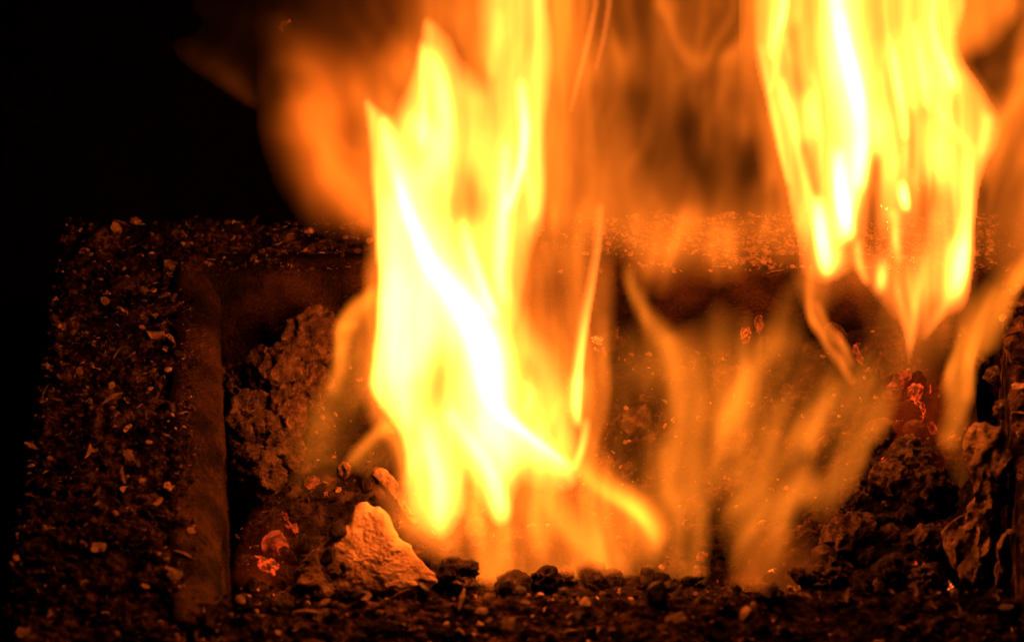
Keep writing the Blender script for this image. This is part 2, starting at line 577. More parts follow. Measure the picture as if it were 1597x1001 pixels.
# grit baked onto the liners
for ln_ in [o for o in box.children if o.name.startswith('liner')]:
    lv = np.array([v.co[:] for v in ln_.data.vertices])
    VV, FF = [], []
    for i in range(900):
        q0 = lv[random.randrange(len(lv))] + np.array([random.uniform(-.001, .001) for _ in range(3)])
        V, F = flake(i % 20 + 1500, 'chunk')
        sz = random.choice((.8, 1, 1.2, 1.6, 2.2)) * MPP
        FF += [[a + 12 * i for a in f] for f in F]
        VV.append(np.array(V) * sz + q0)
    o = link('grit', mesh_from('grit', np.concatenate(VV), FF, M_LITTER[1], False), ln_)
    o['kind'] = 'stuff'

# ------------------------------------------------------------------ the ash bed in the pit
YB = float((IN['bl'][1] + IN['br'][1]) / 2) - CH
YF = float((IN['fl'][1] + IN['fr'][1]) / 2) + CH
XL, XR = float(IN['bl'][0]) + CH, float(IN['fr'][0]) - CH


def zbed(X, Y):
    t = np.clip((Y - YF) / (YB - YF), 0, 1)
    z = -0.050 + 0.020 * t
    z = z - 0.022 * np.exp(-((X - XL) / 0.010) ** 2) - 0.02 * np.exp(-((X - XR) / 0.008) ** 2) + 0.012 * np.exp(-((X - 0.155) / 0.05) ** 2)
    return z


nu, nv = 200, 130
bxg, byg = np.meshgrid(np.linspace(XL - 0.001, XR + 0.012, nu), np.linspace(YF, YB, nv), indexing='ij')
bzg = zbed(bxg, byg) + 0.006 * fbm(np.stack([bxg * 55, byg * 55, bxg * 0], -1), 5, 91, .55)
bed = link('ash_bed', mesh_from('ash_bed', np.stack([bxg, byg, bzg], -1).reshape(-1, 3), grid_faces(nu, nv), M_BED))
tag(bed, kind='structure')


def bed_point(px, py, lift=0.0):
    P = on_z(np.array([float(px)]), np.array([float(py)]), -0.04)[0]
    for _ in range(6):
        yb = min(max(P[1], YF + 0.004), YB - 0.004)
        z = float(zbed(np.array([P[0]]), np.array([yb]))[0]) + lift
        P = on_z(np.array([float(px)]), np.array([float(py)]), z)[0]
    if P[1] > YB - 0.006:        # leaning on the back wall
        P = on_plane(np.array([float(px)]), np.array([float(py)]), (0, YB - 0.006, 0), (0, 1, 0))[0]
    return P


def ico(sub):
    import bmesh
    bm = bmesh.new()
    bmesh.ops.create_icosphere(bm, subdivisions=sub, radius=1.0)
    bm.verts.ensure_lookup_table()
    V = np.array([v.co[:] for v in bm.verts])
    F = [[v.index for v in f.verts] for f in bm.faces]
    bm.free()
    return V, F


ICO = {s: ico(s) for s in (3, 4, 5)}


def lump(name, seed, mat, kind='coal', sub=4):
    V, F = ICO[sub]
    r = random.Random(seed)
    off = np.array([r.uniform(0, 50) for _ in range(3)])
    if kind == 'coal':
        d = 1 + 0.42 * fbm(V * 1.5 + off, 3, seed) + 0.28 * np.abs(fbm(V * 3.5 + off, 3, seed + 3)) + 0.07 * fbm(V * 14 + off, 2, seed + 4)
        sc = np.array([1, r.uniform(.7, .95), r.uniform(.6, .85)])
    elif kind == 'crumbly':      # cauliflower-like ash clump
        n = np.abs(fbm(V * 2.0 + off, 2, seed, .35))
        n2 = np.abs(fbm(V * 5 + off, 2, seed + 5, .4))
        d = 1 + 0.25 * fbm(V * 1.1 + off, 2, seed + 2) + 0.62 * (0.25 - n) + 0.20 * (0.25 - n2) + 0.04 * fbm(V * 17 + off, 2, seed + 9)
        sc = np.array([1, r.uniform(.8, .95), r.uniform(.75, .95)])
    else:                        # facetted charcoal
        d = 1 + 0.1 * fbm(V * 1.3 + off, 2, seed)
        for k in range(9):
            n = np.array([r.gauss(0, 1) for _ in range(3)])
            n /= np.linalg.norm(n)
            h = r.uniform(.55, .85)
            c = V @ n
            d = np.minimum(d, np.where(c > 0.05, h / np.maximum(c, 0.05), 9))
        d = d * (1 + 0.14 * fbm(V * 4 + off, 3, seed + 3) + 0.05 * fbm(V * 16 + off, 2, seed + 6))
        sc = np.array([1, .85, .75])
    return mesh_from(name, V * d[:, None] * sc, F, mat)


COALS = [lump('coal', 200 + i, M_COAL[(0, 2, 0)[i % 3]], ('facet', 'coal', 'crumbly')[i % 3 if i != 4 else 0]) for i in range(8)]
CHARS = [lump('coal', 350 + i, M_COAL[(1, 2)[i % 2]], 'crumbly', 5) for i in range(4)]
CLUMPS = [lump('ash_clump', 300 + i, M_COAL[1], 'crumbly', 5) for i in range(5)]
EMB = {k: [lump('ember', 400 + 10 * j + i, m, ('facet', 'coal', 'crumbly')[i], 4) for i in range(3)]
       for j, (k, m) in enumerate((('glow', M_EMBER), ('hot', M_EMBER_HOT), ('rose', M_EMBER_ROSE)))}


def rest(name, me, px, py, rpx, label, cat, group=None, scl=(1, 1, 1), rot=None, lift=None):
    r = rpx * MPP
    P = bed_point(px, py, r * 0.45 if lift is None else lift)
    o = link(name, me, None, P, rot or (random.uniform(0, 6.28), random.uniform(0, 6.28), random.uniform(0, 6.28)), (r * scl[0], r * scl[1], r * scl[2]))
    return tag(o, label, cat, group)


# left heap of crumbly brown ash clumps
G1 = 'crumbly ash clumps heaped by the left wall'
for i, (x, y, r, lab) in enumerate([
        (482, 525, 40, 'large crumbly brown ash clump topping the left heap against the back wall'),
        (428, 580, 36, 'ash clump with a tiny red ember spot, just below the top of the heap'),
        (374, 592, 23, 'small pale pointed ash clump beside the left inner wall'),
        (395, 655, 34, 'rough ash clump in the left heap below the pointed one'),
        (440, 650, 32, 'dark brown ash clump in the middle of the left heap'),
        (485, 605, 30, 'ash clump under the topmost clump beside the small curling flame'),
        (402, 735, 36, 'rounded ash clump at the foot of the left heap above the dark hollow'),
        (372, 690, 20, 'small ash clump touching the left liner beside a red ember spot'),
        (440, 705, 28, 'ash clump at the right foot of the left heap')]):
    rest('ash_clump', CLUMPS[i % 5], x, y, r * 1.3, lab, 'ash clump', G1, (1, 1, 1), None, 0.02 if y < 600 else 0.014)

# coals of the bed
G2 = 'charred coals lying in the fire bed'
spots = []
for k in range(900):
    x, y = random.uniform(365, 1570), random.uniform(520, 915)
    r = random.choice((13, 16, 18, 20, 22, 25, 29, 32))
    if x < 520 and y < 770:
        continue
    if 480 < x < 700 and y > 760:
        continue
    if x > 1500 and y > 650:
        continue
    if any((x - a) ** 2 + (y - b) ** 2 < (0.8 * (r + c)) ** 2 for a, b, c in spots):
        continue
    spots.append((x, y, r))
MARKS = [(1396, 805, 'the upright coal pair at the right'), (1392, 893, 'the domed brown coal'), (1525, 800, 'the tall bark piece'), (1420, 620, 'the red ember cluster'),
         (1110, 820, 'the jagged black coal'), (1070, 700, 'the dim amber column'), (1200, 700, 'the dim swept flame'), (845, 870, 'the upright coal in the low flames'),
         (925, 898, 'the broad glowing coal'), (936, 540, 'the bright ember by the thin flame'), (1162, 523, 'the ring shaped ember'), (432, 852, 'the large rosy ember'),
         (580, 860, 'the pale ash slab'), (705, 890, 'the knobbly black coal'), (402, 735, 'the left ash heap'), (760, 760, 'the main flame'), (1015, 898, 'the low black coal')]
seen_labels = set()
for i, (x, y, r) in enumerate(spots[:175]):
    mx, my, mn = min(MARKS, key=lambda q: (q[0] - x) ** 2 + (q[1] - y) ** 2)
    dx, dy = x - mx, y - my
    sd = []
    if abs(dy) > 0.5 * abs(dx):
        sd.append('behind' if dy < 0 else 'in front')
    if abs(dx) > 0.5 * abs(dy):
        sd.append('left' if dx < 0 else 'right')
    lab = '%s %scoal %s%s of %s' % ('small' if r < 15 else 'large' if r > 21 else 'middling', 'black ' if i % 3 else 'brownish ', 'well ' if math.hypot(dx, dy) > 75 else 'just ', ' and '.join(sd), mn)
    if i % 2:
        lab = lab.replace('black coal', 'sooty coal')
    lab = lab.replace('the upright coal in the low flames', 'the upright coal').replace('the bright ember by the thin flame', 'the bright ember').replace('the upright coal pair at the right', 'the upright coal pair')
    lab = lab.replace('behind of', 'behind').replace('behind and', 'behind and to the')
    if lab in seen_labels:
        continue
    seen_labels.add(lab)
    grp = ('coals of the dark right heap' if x > 1200 else 'coals in the middle of the bed' if x > 700 else 'coals in the lower left corner')
    rest('coal', COALS[(i % 3 != 0) * 0 + (1 if i % 3 == 0 else (0, 2, 3, 5, 6)[i % 5])] if i % 3 else COALS[(1, 4, 7)[i % 9 // 3]], x, y, r, lab, 'coal', grp, (1, random.uniform(.8, 1.1), random.uniform(.8, 1.1)))

# cinders between the coals: nobody could count them
VV, FF, MI = [], [], []
base = 0
for i in range(5200):
    x, y = random.uniform(XL - 0.001, XR + 0.008), random.uniform(YF, YB - 0.002)
    V, F = flake(i % 60 + 900, random.choice(('chunk', 'chunk', 'chunk', 'flake')))
    sz = random.choice((2, 3, 3, 4, 5, 6, 8)) * MPP
    R = np.array(Matrix.Rotation(random.uniform(0, 6.28), 3, 'Z') @ Matrix.Rotation(random.uniform(-2, 2), 3, 'X'))
    z = float(zbed(np.array([x]), np.array([y]))[0]) + 0.006 * float(fbm(np.array([[x * 55, y * 55, 0.0]]), 3, 91, .55)[0]) + sz * .3
    VV.append((np.array(V) * sz) @ R.T + np.array([x, y, z]))
    mi = random.choice((0, 1, 1, 2, 2, 2, 2))
    for f in F:
        FF.append([a + base for a in f])
        MI.append(mi)
    base += len(V)
me = mesh_from('cinders', np.concatenate(VV), FF, None, False)
for m in M_LITTER:
    me.materials.append(m)
me.polygons.foreach_set('material_index', MI)
tag(link('cinders', me), 'loose dark cinders and crumbs of ash covering the bed', None, None, 'stuff')

# coals one can single out
for x, y, r, me, sc_, lab in [
        (1414, 802, 22, 3, (.85, .8, 1.4), 'rounded brown coal standing on end, right one of the close pair at the right'),
        (1378, 812, 19, 0, (.85, .75, 1.4), 'rounded coal standing on end, left one of the close pair at the right'),
        (1392, 893, 27, 5, (1, 1, .9), 'domed brown coal behind the front rim in front of the right heap'),
        (1374, 916, 14, 1, (1, 1, .8), 'small round coal just behind the front rim below the domed one'),
        (1440, 838, 26, 7, (1.2, 1, .8), 'dark coal between the coal pair and the tall bark piece'),
        (1105, 800, 24, 0, (1, 1, 1.1), 'jagged black coal rising in front of the dim column of flame'),
        (1130, 845, 30, 2, (1.2, 1, .8), 'wide black coal lying under the jagged one behind the front rim'),
        (1015, 898, 22, 4, (1.4, 1, .7), 'low black coal just behind the middle of the front rim'),
        (1075, 905, 14, 6, (1, 1, .8), 'small black coal behind the front rim between two flames'),
        (845, 870, 34, 6, (.8, 1, 1.3), 'upright coal with glowing edge wrapped in the low flames'),
        (925, 898, 25, 1, (1.2, 1, 1), 'broad coal glowing orange behind the front rim'),
        (705, 890, 32, 2, (1.3, 1, .9), 'knobbly black coal right of the pale ash slab'),
        (600, 735, 24, 0, (1.3, 1, .8), 'knobbly black coal on top of the pale ash slab'),
        (1400, 640, 30, 3, (1.2, 1, .8), 'smoky coal under the red ember cluster on the right')]:
    rest('coal', COALS[me], x, y, r, lab, 'coal', None, sc_, (0.3, -0.15, 0.4) if 'on end' in lab or 'upright' in lab else None)

for x, y, r, lab in ((512, 868, 15, 'small black coal lying on the left edge of the pale ash slab'), (528, 826, 19, 'black coal on the upper left edge of the pale ash slab'),
                     (648, 893, 14, 'small black coal on the right corner of the pale ash slab'),
                     (505, 915, 20, 'black coal at the lower left corner of the pale ash slab'), (585, 926, 16, 'small black coal wedged under the pale ash slab at the front rim'),
                     (536, 885, 10, 'tiny black cinder lying on the face of the pale ash slab'), (600, 800, 20, 'dark coal in the gap between the pale slab and its curved crust'),
                     (635, 845, 22, 'dark coal right of the pale slab under the main flame'), (668, 868, 22, 'dark lumpy coal right of the pale slab under the main flame')):
    rest('coal', COALS[(0, 2, 6)[int(x) % 3]], x, y, r, lab, 'coal', None, (1.1, 1, .9), None, 0.020 if 'face' in lab or 'edge of' in lab else None)

for i, (x, y, r, lab) in enumerate(((1325, 842, 38, 'broad crumbly black coal at the left foot of the right heap'), (1296, 885, 30, 'crumbly coal behind the front rim left of the domed brown coal'),
                     (1446, 770, 40, 'large crumbly coal above the upright coal pair, left of the tall bark piece'), (1392, 752, 32, 'crumbly coal just above the upright coal pair'),
                     (1466, 850, 34, 'crumbly coal against the left side of the tall bark piece'), (1335, 778, 32, 'crumbly coal at the left end of the right heap, beside the dim flame'),
                     (1478, 722, 32, 'crumbly coal under the forked flame at the right'), (1420, 712, 30, 'crumbly coal in the middle of the right heap below the glowing slits'),
                     (1250, 850, 26, 'crumbly coal in the dark gap under the dim swept flame'), (1440, 905, 24, 'crumbly coal behind the front rim right of the domed brown coal'))):
    rest('coal', CHARS[i % 4], x, y, r * 1.15, lab, 'coal', None, (1, .9, .9), None, 0.4 * r * MPP)

# embers
G3 = 'glowing embers'
for x, y, r, k, i, lab in [
        (936, 530, 12, 'hot', 1, 'bright orange ember on the back wall beside the thin flame'),
        (929, 550, 9, 'hot', 0, 'small yellow orange ember below the bright one beside the thin flame'),
        (943, 546, 6, 'glow', 1, 'tiny red ember touching the bright one beside the thin flame'),
        (978, 576, 5, 'glow', 0, 'tiny lone ember right of the thin flame'),
        (1162, 523, 13, 'glow', 1, 'ring shaped ember on the back wall between the dim flames'),
        (1184, 505, 12, 'rose', 1, 'dull ember above and right of the ring shaped one'),
        (1166, 579, 5, 'glow', 2, 'tiny red ember below the ring shaped one'),
        (1343, 552, 18, 'rose', 2, 'flat pink ember under the foot of the big right flame'),
        (1402, 596, 20, 'rose', 1, 'lacy ember edged with light at the top left of the red cluster'),
        (1425, 612, 22, 'glow', 1, 'broad red ember in the middle of the red cluster on the right'),
        (1444, 608, 17, 'glow', 0, 'red ember at the right side of the red cluster'),
        (1432, 640, 18, 'glow', 2, 'red ember at the foot of the red cluster'),
        (1404, 652, 11, 'hot', 2, 'small bright ember at the lower left of the red cluster'),
        (1412, 694, 12, 'hot', 0, 'slit of orange ember glowing below the red cluster'),
        (1386, 723, 13, 'glow', 1, 'slit of red ember glowing between dark coals on the right'),
        (1430, 884, 9, 'glow', 2, 'small red ember glowing behind the domed coal'),
        (1476, 912, 12, 'hot', 1, 'red hot ember at the foot of the tall bark piece'),
        (1202, 893, 9, 'hot', 0, 'small orange ember behind the front rim under the middle flames'),
        (432, 850, 36, 'rose', 0, 'large rosy ember in the lower left corner'),
        (416, 888, 24, 'glow', 1, 'rosy ember under the large rosy one in the lower left corner'),
        (391, 918, 15, 'hot', 2, 'bright red ember lowest in the left corner behind the front rim'),
        (405, 692, 8, 'hot', 1, 'small red ember in the side of the left ash heap'),
        (440, 594, 7, 'glow', 1, 'tiny red ember inside the left ash heap'),
        (508, 770, 6, 'glow', 0, 'tiny red ember above the pale ash slab'),
        (1384, 668, 15, 'glow', 1, 'dim red ember left of the slit of orange ember'),
        (1452, 668, 17, 'rose', 0, 'dull red ember right of the slit of orange ember'),
        (1490, 690, 16, 'rose', 2, 'dull red ember at the foot of the forked flame'),
        (452, 815, 16, 'rose', 1, 'dull red ember just above the large rosy one in the lower left corner'),
        (487, 752, 13, 'rose', 2, 'dull red ember at the right foot of the left ash heap'),
        (832, 815, 9, 'hot', 2, 'sparkling ember on the tip of the upright coal in the low flames'),
        (985, 880, 13, 'glow', 0, 'red ember under the tail of the main flame'),
        (1095, 868, 12, 'rose', 1, 'dull red ember under the jagged black coal')]:
    rest('ember', EMB[k][i], x, y, r * 1.05, lab, 'ember', G3, (1, .75, .6), None, (0.25 if k == 'rose' else 0.0) * r * MPP)


# ------------------------------------------------------------------ slabs: the pale ash slab, the bark piece
def slab(name, poly, point, normal, thick, mat, label, cat, seed, relief=0.003, freq=60, ridge=0.0, step=2.2):
    """a solid plate with an uneven outline, on a tilted plane"""
    n = np.asarray(normal, float)
    n /= np.linalg.norm(n)
    poly = np.array(poly, float)
    pts = on_plane(poly[:, 0], poly[:, 1], point, n)
    ex = np.cross(n, [0, 0, 1.0])
    ex = -ex / np.linalg.norm(ex)
    ey = np.cross(n, ex)
    o0 = pts.mean(0)
    q = np.stack([(pts - o0) @ ex, (pts - o0) @ ey], -1)
    m = 220
    # resample the outline
    d = np.r_[0, np.cumsum(np.linalg.norm(np.diff(np.vstack([q, q[:1]]), axis=0), axis=1))]
    s = np.linspace(0, d[-1], m, endpoint=False)
    qq = np.vstack([q, q[:1]])
    out = np.stack([np.interp(s, d, qq[:, 0]), np.interp(s, d, qq[:, 1])], -1)
    rr = np.linspace(0, 1, 46)
    cen = out.mean(0)
    V = []
    nr = len(rr)
    jag = fbm(np.stack([out[:, 0] * 160, out[:, 1] * 160, out[:, 0] * 0], -1), 3, seed) * 0.004
    dirs = (out - cen) / (np.linalg.norm(out - cen, axis=1)[:, None] + 1e-9)
    out = out + dirs * jag[:, None]
    for side in (1, -1):
        for k in range(nr):
            t = rr[nr - 1 - k] if side == 1 else rr[k]
            if side == -1 and k == 0:
                continue
            p2 = cen + (out - cen) * t
            P3 = o0 + np.outer(p2[:, 0], ex) + np.outer(p2[:, 1], ey)
            h = thick * 0.5 * (1 - t ** 8) ** 0.5 + 0.0004
            hh = relief * fbm(P3 * freq, 5, seed + 1, .55) + ridge * (0.3 - np.abs(fbm(P3 * freq * np.array([1.6, 1.6, .6]), 3, seed + 2)))
            edge = (1 - t ** 6)
            V.append(P3 + np.outer(side * h + hh * (edge if side == 1 else 1 * edge), n))
    V = np.concatenate(V)
    rows = 2 * nr - 1
    F = []
    for a in range(rows - 1):
        for b in range(m):
            c = (b + 1) % m
            F.append((a * m + b, a * m + c, (a + 1) * m + c, (a + 1) * m + b))
    o = link(name, mesh_from(name, V - o0, F, mat), None, o0)
    return tag(o, label, cat)


ptA = bed_point(590, 860, 0.012)
slab('ash_slab', [(553, 792), (572, 786), (590, 792), (612, 814), (634, 840), (656, 868), (684, 906), (664, 920), (590, 930), (505, 934), (448, 914), (462, 892), (486, 866), (508, 842), (530, 816)], ptA, (-0.08, -0.72, 0.70), 0.010, M_ASH,
     'large pale triangular ash slab leaning in front of the main flame', 'ash slab', 811, 0.0026, 120)
ptB = bed_point(620, 912, 0.012)
slab('ash_sliver', [(588, 912), (615, 905), (645, 907), (650, 914), (625, 918), (592, 919)], ptB + np.array([0, -0.006, 0.004]), (0, -0.6, 0.8), 0.004, M_ASH,
     'thin bright ash sliver at the foot of the pale slab', 'ash flake', 821, 0.001, 150)
slab('ash_crust', [(586, 728), (602, 732), (620, 755), (640, 788), (652, 820), (640, 822), (622, 795), (605, 770), (590, 755), (580, 742)], bed_point(600, 760, 0.022), (0.2, -0.7, 0.7), 0.006, M_ASH,
     'curved pale ash crust above the pale slab, beside the main flame', 'ash flake', 823, 0.002, 120)
kn = lump('ash_nugget', 831, M_ASH, 'crumbly', 4)
kn_v = np.array([v.co[:] for v in kn.vertices])
dv = np.exp(-(((kn_v[:, 0]) ** 2 + (kn_v[:, 2] - 0.35) ** 2) / 0.05)) * (kn_v[:, 1] < 0)
kn_v[:, 1] += 0.9 * dv
kn.vertices.foreach_set('co', kn_v.reshape(-1))
kn.update()
rest('ash_nugget', kn, 536, 733, 17, 'small pale ash knob with a dark hole, standing beside the small flame', 'ash knob', None, (.62, .7, 1.1), (0.3, 0.1, 0.1), 0.020)

ptR = bed_point(1530, 800, 0.02)
slab('bark_piece', [(1512, 672), (1535, 656), (1562, 662), (1574, 690), (1578, 715), (1566, 745), (1570, 775), (1556, 805), (1552, 840), (1560, 870), (1556, 905),
                    (1520, 918), (1500, 916), (1492, 880), (1474, 850), (1470, 828), (1486, 810), (1506, 800), (1520, 775), (1530, 745), (1516, 715), (1504, 695)],
     ptR, (-0.25, -0.75, 0.55), 0.016, M_BARK, 'tall gnarled ashen bark piece standing against the right wall', 'bark piece', 841, 0.0042, 100, 0.0035)
slab('bark_strip', [(1553, 860), (1570, 830), (1580, 838), (1570, 880), (1566, 905), (1553, 912)], bed_point(1566, 870, 0.02), (-0.2, -0.8, 0.5), 0.006, M_BARK,
     'narrow bark strip in the dark gap right of the tall bark piece', 'bark piece', 851, 0.002, 120, 0.003)


# ------------------------------------------------------------------ flames: closed bodies of glowing gas, thick where the fire is bright
def spline(pts, step):
    P = np.array(pts, float)
    n = len(P)
    Q = np.vstack([2 * P[0] - P[1], P, 2 * P[-1] - P[-2]])
    out = []
    for i in range(n - 1):
        p0, p1, p2, p3 = Q[i], Q[i + 1], Q[i + 2], Q[i + 3]
        k = max(2, int(np.hypot(*(p2 - p1)[:2]) / step))
        t = np.linspace(0, 1, k, endpoint=False)[:, None]
        c = 0.5 * ((2 * p1) + (-p0 + p2) * t + (2 * p0 - 5 * p1 + 4 * p2 - p3) * t ** 2 + (-p0 + 3 * p1 - 3 * p2 + p3) * t ** 3)
        c[:, 2:] = p1[2:] * (1 - t) + p2[2:] * t
        out.append(c)
    out.append(P[-1:])
    return np.vstack(out)


class Sheet:
    """glow of one body of flame over a grid (x right, y down, in photo pixels)"""

    def __init__(s, x0, y0, x1, y1, step):
        s.x = np.arange(x0, x1 + step, step, dtype=float)
        s.y = np.arange(y0, y1 + step, step, dtype=float)
        s.X, s.Y = np.meshgrid(s.x, s.y, indexing='ij')
        s.L = np.zeros_like(s.X)
        s.step = step
        s.softer = 1.0

    def _splat(s, pts):
        st = max(2.5, 0.25 * min(min(p[2], p[3]) for p in pts))
        S = spline(pts, st)
        T = np.gradient(S[:, :2], axis=0)
        ds = np.hypot(T[:, 0], T[:, 1])
        T = T / (ds[:, None] + 1e-9)
        acc = np.zeros_like(s.L)
        for (px, py, wl, wr, I), (tx, ty), d in zip(S, T, ds):
            if abs(I) < 1e-4:
                continue
            wm = max(wl, wr)
            i0, i1 = np.searchsorted(s.x, [px - 2.6 * wm, px + 2.6 * wm])
            j0, j1 = np.searchsorted(s.y, [py - 2.6 * wm, py + 2.6 * wm])
            if i1 <= i0 or j1 <= j0:
                continue
            dx = s.X[i0:i1, j0:j1] - px
            dy = s.Y[i0:i1, j0:j1] - py
            al = dx * tx + dy * ty
            pe = dx * ty - dy * tx          # > 0: viewer's left of a stroke that runs up the picture... sign fixed below
            wa = 0.5 * (wl + wr)
            w_ = np.where(pe > 0, wr, wl)   # for strokes drawn DOWN the picture wl is the picture-left... see stroke()
            acc[i0:i1, j0:j1] += I * np.exp(-(pe / w_) ** 2 - (al / wa) ** 2) * d / (wa * 1.772)
        return acc

    def stroke(s, pts, **k):
        """pts (x, y, w_left, w_right, glow) drawn downwards: w_left is on the picture's left"""
        s.L += s._splat(pts)
        return s

    def line(s, pts, w, I=None):
        """pts (x,y,I) or (x,y); w = number or (wl, wr)"""
        wl, wr = (w, w) if not isinstance(w, tuple) else w
        return s.stroke([(p[0], p[1], wl, wr, p[2] if len(p) > 2 else I) for p in pts])

    def hole(s, pts, w, f):
        """darker hollow: keeps the fraction f at its middle"""
        a = s._splat([(p[0], p[1], w, w, 1.0) for p in pts])
        s.L *= 1 - (1 - f) * np.clip(a, 0, 1)
        return s

    def fill(s, poly, I, soft, ctrl=None, amp=1.0):
        P = np.array([p[:2] for p in poly], float)
        sf = np.array([p[2] if len(p) > 2 else soft for p in poly], float)
        # round the outline
        q = spline([(*P[i], sf[i]) for i in range(len(P))] + [(*P[0], sf[0])], 14)[:-1]
        A, B = q[:, :2], np.roll(q[:, :2], -1, axis=0)
        best = np.full(s.L.shape, 1e9)
        so = np.full(s.L.shape, float(soft))
        inside = np.zeros(s.L.shape, bool)
        wsum = np.zeros(s.L.shape)
        ssum = np.zeros(s.L.shape)
        for (ax, ay), (bx, by), f in zip(A, B, q[:, 2]):
            ex, ey = bx - ax, by - ay
            t = np.clip(((s.X - ax) * ex + (s.Y - ay) * ey) / (ex * ex + ey * ey + 1e-9), 0, 1)
            d2 = (s.X - ax - t * ex) ** 2 + (s.Y - ay - t * ey) ** 2
            best = np.minimum(best, d2)
            w_ = 1 / (d2 + 9) ** 1.5
            wsum += w_
            ssum += w_ * f
            c = (ay > s.Y) != (by > s.Y)
            with np.errstate(divide='ignore', invalid='ignore'):
                xi = ax + (s.Y - ay) / (by - ay + 1e-12) * ex
            inside ^= c & (s.X < xi)
        so = ssum / wsum * s.softer
        sd = np.sqrt(best) * np.where(inside, 1, -1)
        m = np.clip(0.5 + 0.5 * sd / so, 0, 1)
        m = m * m * (3 - 2 * m)
        v = I
        if ctrl:
            num = np.zeros_like(s.L)
            den = np.zeros_like(s.L)
            for cx, cy, ci in ctrl:
                w_ = 1 / (((s.X - cx) ** 2 + (s.Y - cy) ** 2) + 300) ** 1.4
                num += w_ * math.log(ci)
                den += w_
            v = np.exp(num / den)
        s.L += m * v
        return s

    def streak(s, a, lx=22, ly=190, seed=1, lean=0.0):
        q = np.stack([(s.X + lean * s.Y + 14 * vnoise(np.stack([s.X / 90, s.Y / 140, s.X * 0], -1), seed + 9)) / lx, s.Y / ly, s.X * 0], -1)
        s.L *= np.clip(1 + a * (1.4 * vnoise(q, seed) + 0.7 * vnoise(q * np.array([2.3, 1.4, 1]), seed + 1)), 0.05, 3)
        return s

    def ridges(s, a, lx=16, ly=260, seed=1, warp=40, lean=0.0, pw=5):
        """thin bright strands that run and merge along the draught"""
        Z = s.X * 0 + seed * 3.1
        wx = warp * vnoise(np.stack([s.X / 170, s.Y / 300, Z], -1), seed + 2) + 0.35 * warp * vnoise(np.stack([s.X / 60, s.Y / 150, Z], -1), seed + 3)
        u = s.X + lean * s.Y + wx
        r1 = (1 - np.abs(vnoise(np.stack([u / lx, s.Y / ly, Z], -1), seed))) ** pw
        r2 = (1 - np.abs(vnoise(np.stack([u / (lx * .45), s.Y / (ly * .7), Z], -1), seed + 1))) ** pw
        b = vnoise(np.stack([u / (lx * 2.2), s.Y / (ly * .6), Z], -1), seed + 4)
        s.L *= np.clip(1 + a * (1.5 * (r1 - .25) + .6 * (r2 - .25) + .8 * b), 0.12, 3.2)
        return s

    def warp(s, amp, lx=45, ly=130, seed=1):
        """ragged outlines: the whole body is pushed about by the draught"""
        Z = s.X * 0 + seed
        dx = amp * (vnoise(np.stack([s.X / lx, s.Y / ly, Z], -1), seed) + .5 * vnoise(np.stack([s.X / (lx * .4), s.Y / (ly * .4), Z], -1), seed + 1)) / s.step
        dy = 1.6 * amp * vnoise(np.stack([s.X / lx, s.Y / ly, Z], -1), seed + 2) / s.step
        nu, nv = s.L.shape
        I, J = np.meshgrid(np.arange(nu), np.arange(nv), indexing='ij')
        a = np.clip(I + dx, 0, nu - 1.001)
        b = np.clip(J + dy, 0, nv - 1.001)
        i, j = a.astype(int), b.astype(int)
        f, g_ = a - i, b - j
        s.L = (s.L[i, j] * (1 - f) * (1 - g_) + s.L[i + 1, j] * f * (1 - g_) + s.L[i, j + 1] * (1 - f) * g_ + s.L[i + 1, j + 1] * f * g_)
        return s

    def carry_on(s, seed):
        """the fire goes on above and beside the picture: tongues that thin out there"""
        if s.y[0] < 0:
            n = int(330 / s.step)
            j = int(np.searchsorted(s.y, 8))
            yy = s.y[j] - s.step * np.arange(n, 0, -1)
            h = 170 + 140 * vnoise(np.stack([s.x / 38, s.x * 0, s.x * 0], -1), seed + 70) + 40 * vnoise(np.stack([s.x / 13, s.x * 0, s.x * 0], -1), seed + 71)
            f = np.clip(1 - (s.y[j] - yy)[None, :] / np.maximum(h, 40)[:, None], 0, 1)
            f = f * f * (3 - 2 * f)
            s.L = np.hstack([s.L[:, j][:, None] * f, s.L[:, j:]])
            s.y = np.r_[yy, s.y[j:]]
        if s.x[-1] > 1610:
            n = int(200 / s.step)
            i = int(np.searchsorted(s.x, 1603))
            xx = s.x[i] + s.step * np.arange(1, n + 1)
            w_ = 110 + 70 * vnoise(np.stack([s.y / 90, s.y * 0, s.y * 0], -1), seed + 72)
            f = np.clip(1 - (xx - s.x[i])[:, None] / w_[None, :], 0, 1)
            f = f * f * (3 - 2 * f)
            s.L = np.vstack([s.L[:i + 1], s.L[i][None, :] * f])
            s.x = np.r_[s.x[:i + 1], xx]
        s.X, s.Y = np.meshgrid(s.x, s.y, indexing='ij')

    def build(s, name, parent, mat, depth_px, wave=0.004, seed=0, eps=0.012, org=None):
        s.carry_on(seed)
        L = s.L.copy()
        for _ in range(1 if mat == 'core' else 3):      # even out the grid
            for ax in (0, 1):
                q = np.pad(L, [(1, 1) if k == ax else (0, 0) for k in (0, 1)], mode='edge')
                L = 0.5 * L + 0.25 * (q[:-2, :] + q[2:, :] if ax == 0 else q[:, :-2] + q[:, 2:])
        L = np.maximum(L - eps, 0)
        L[0, :] = L[-1, :] = 0
        L[:, 0] = L[:, -1] = 0
        T = L * FLAME_GAIN[mat] / FLAME_DENS[mat]
        tmin = 2.0e-5 if mat == 'core' else 4e-5
        T[T < tmin * 0.6] = 0
        Y0 = bed_point(*depth_px)[1]
        P = on_plane(s.X, s.Y, (0, Y0, 0), (0, 1, 0))
        P = P + (wave * vnoise(np.stack([s.X / 140, s.Y / 260, s.X * 0 + seed], -1), seed))[..., None] * FWD
        act = T > 0
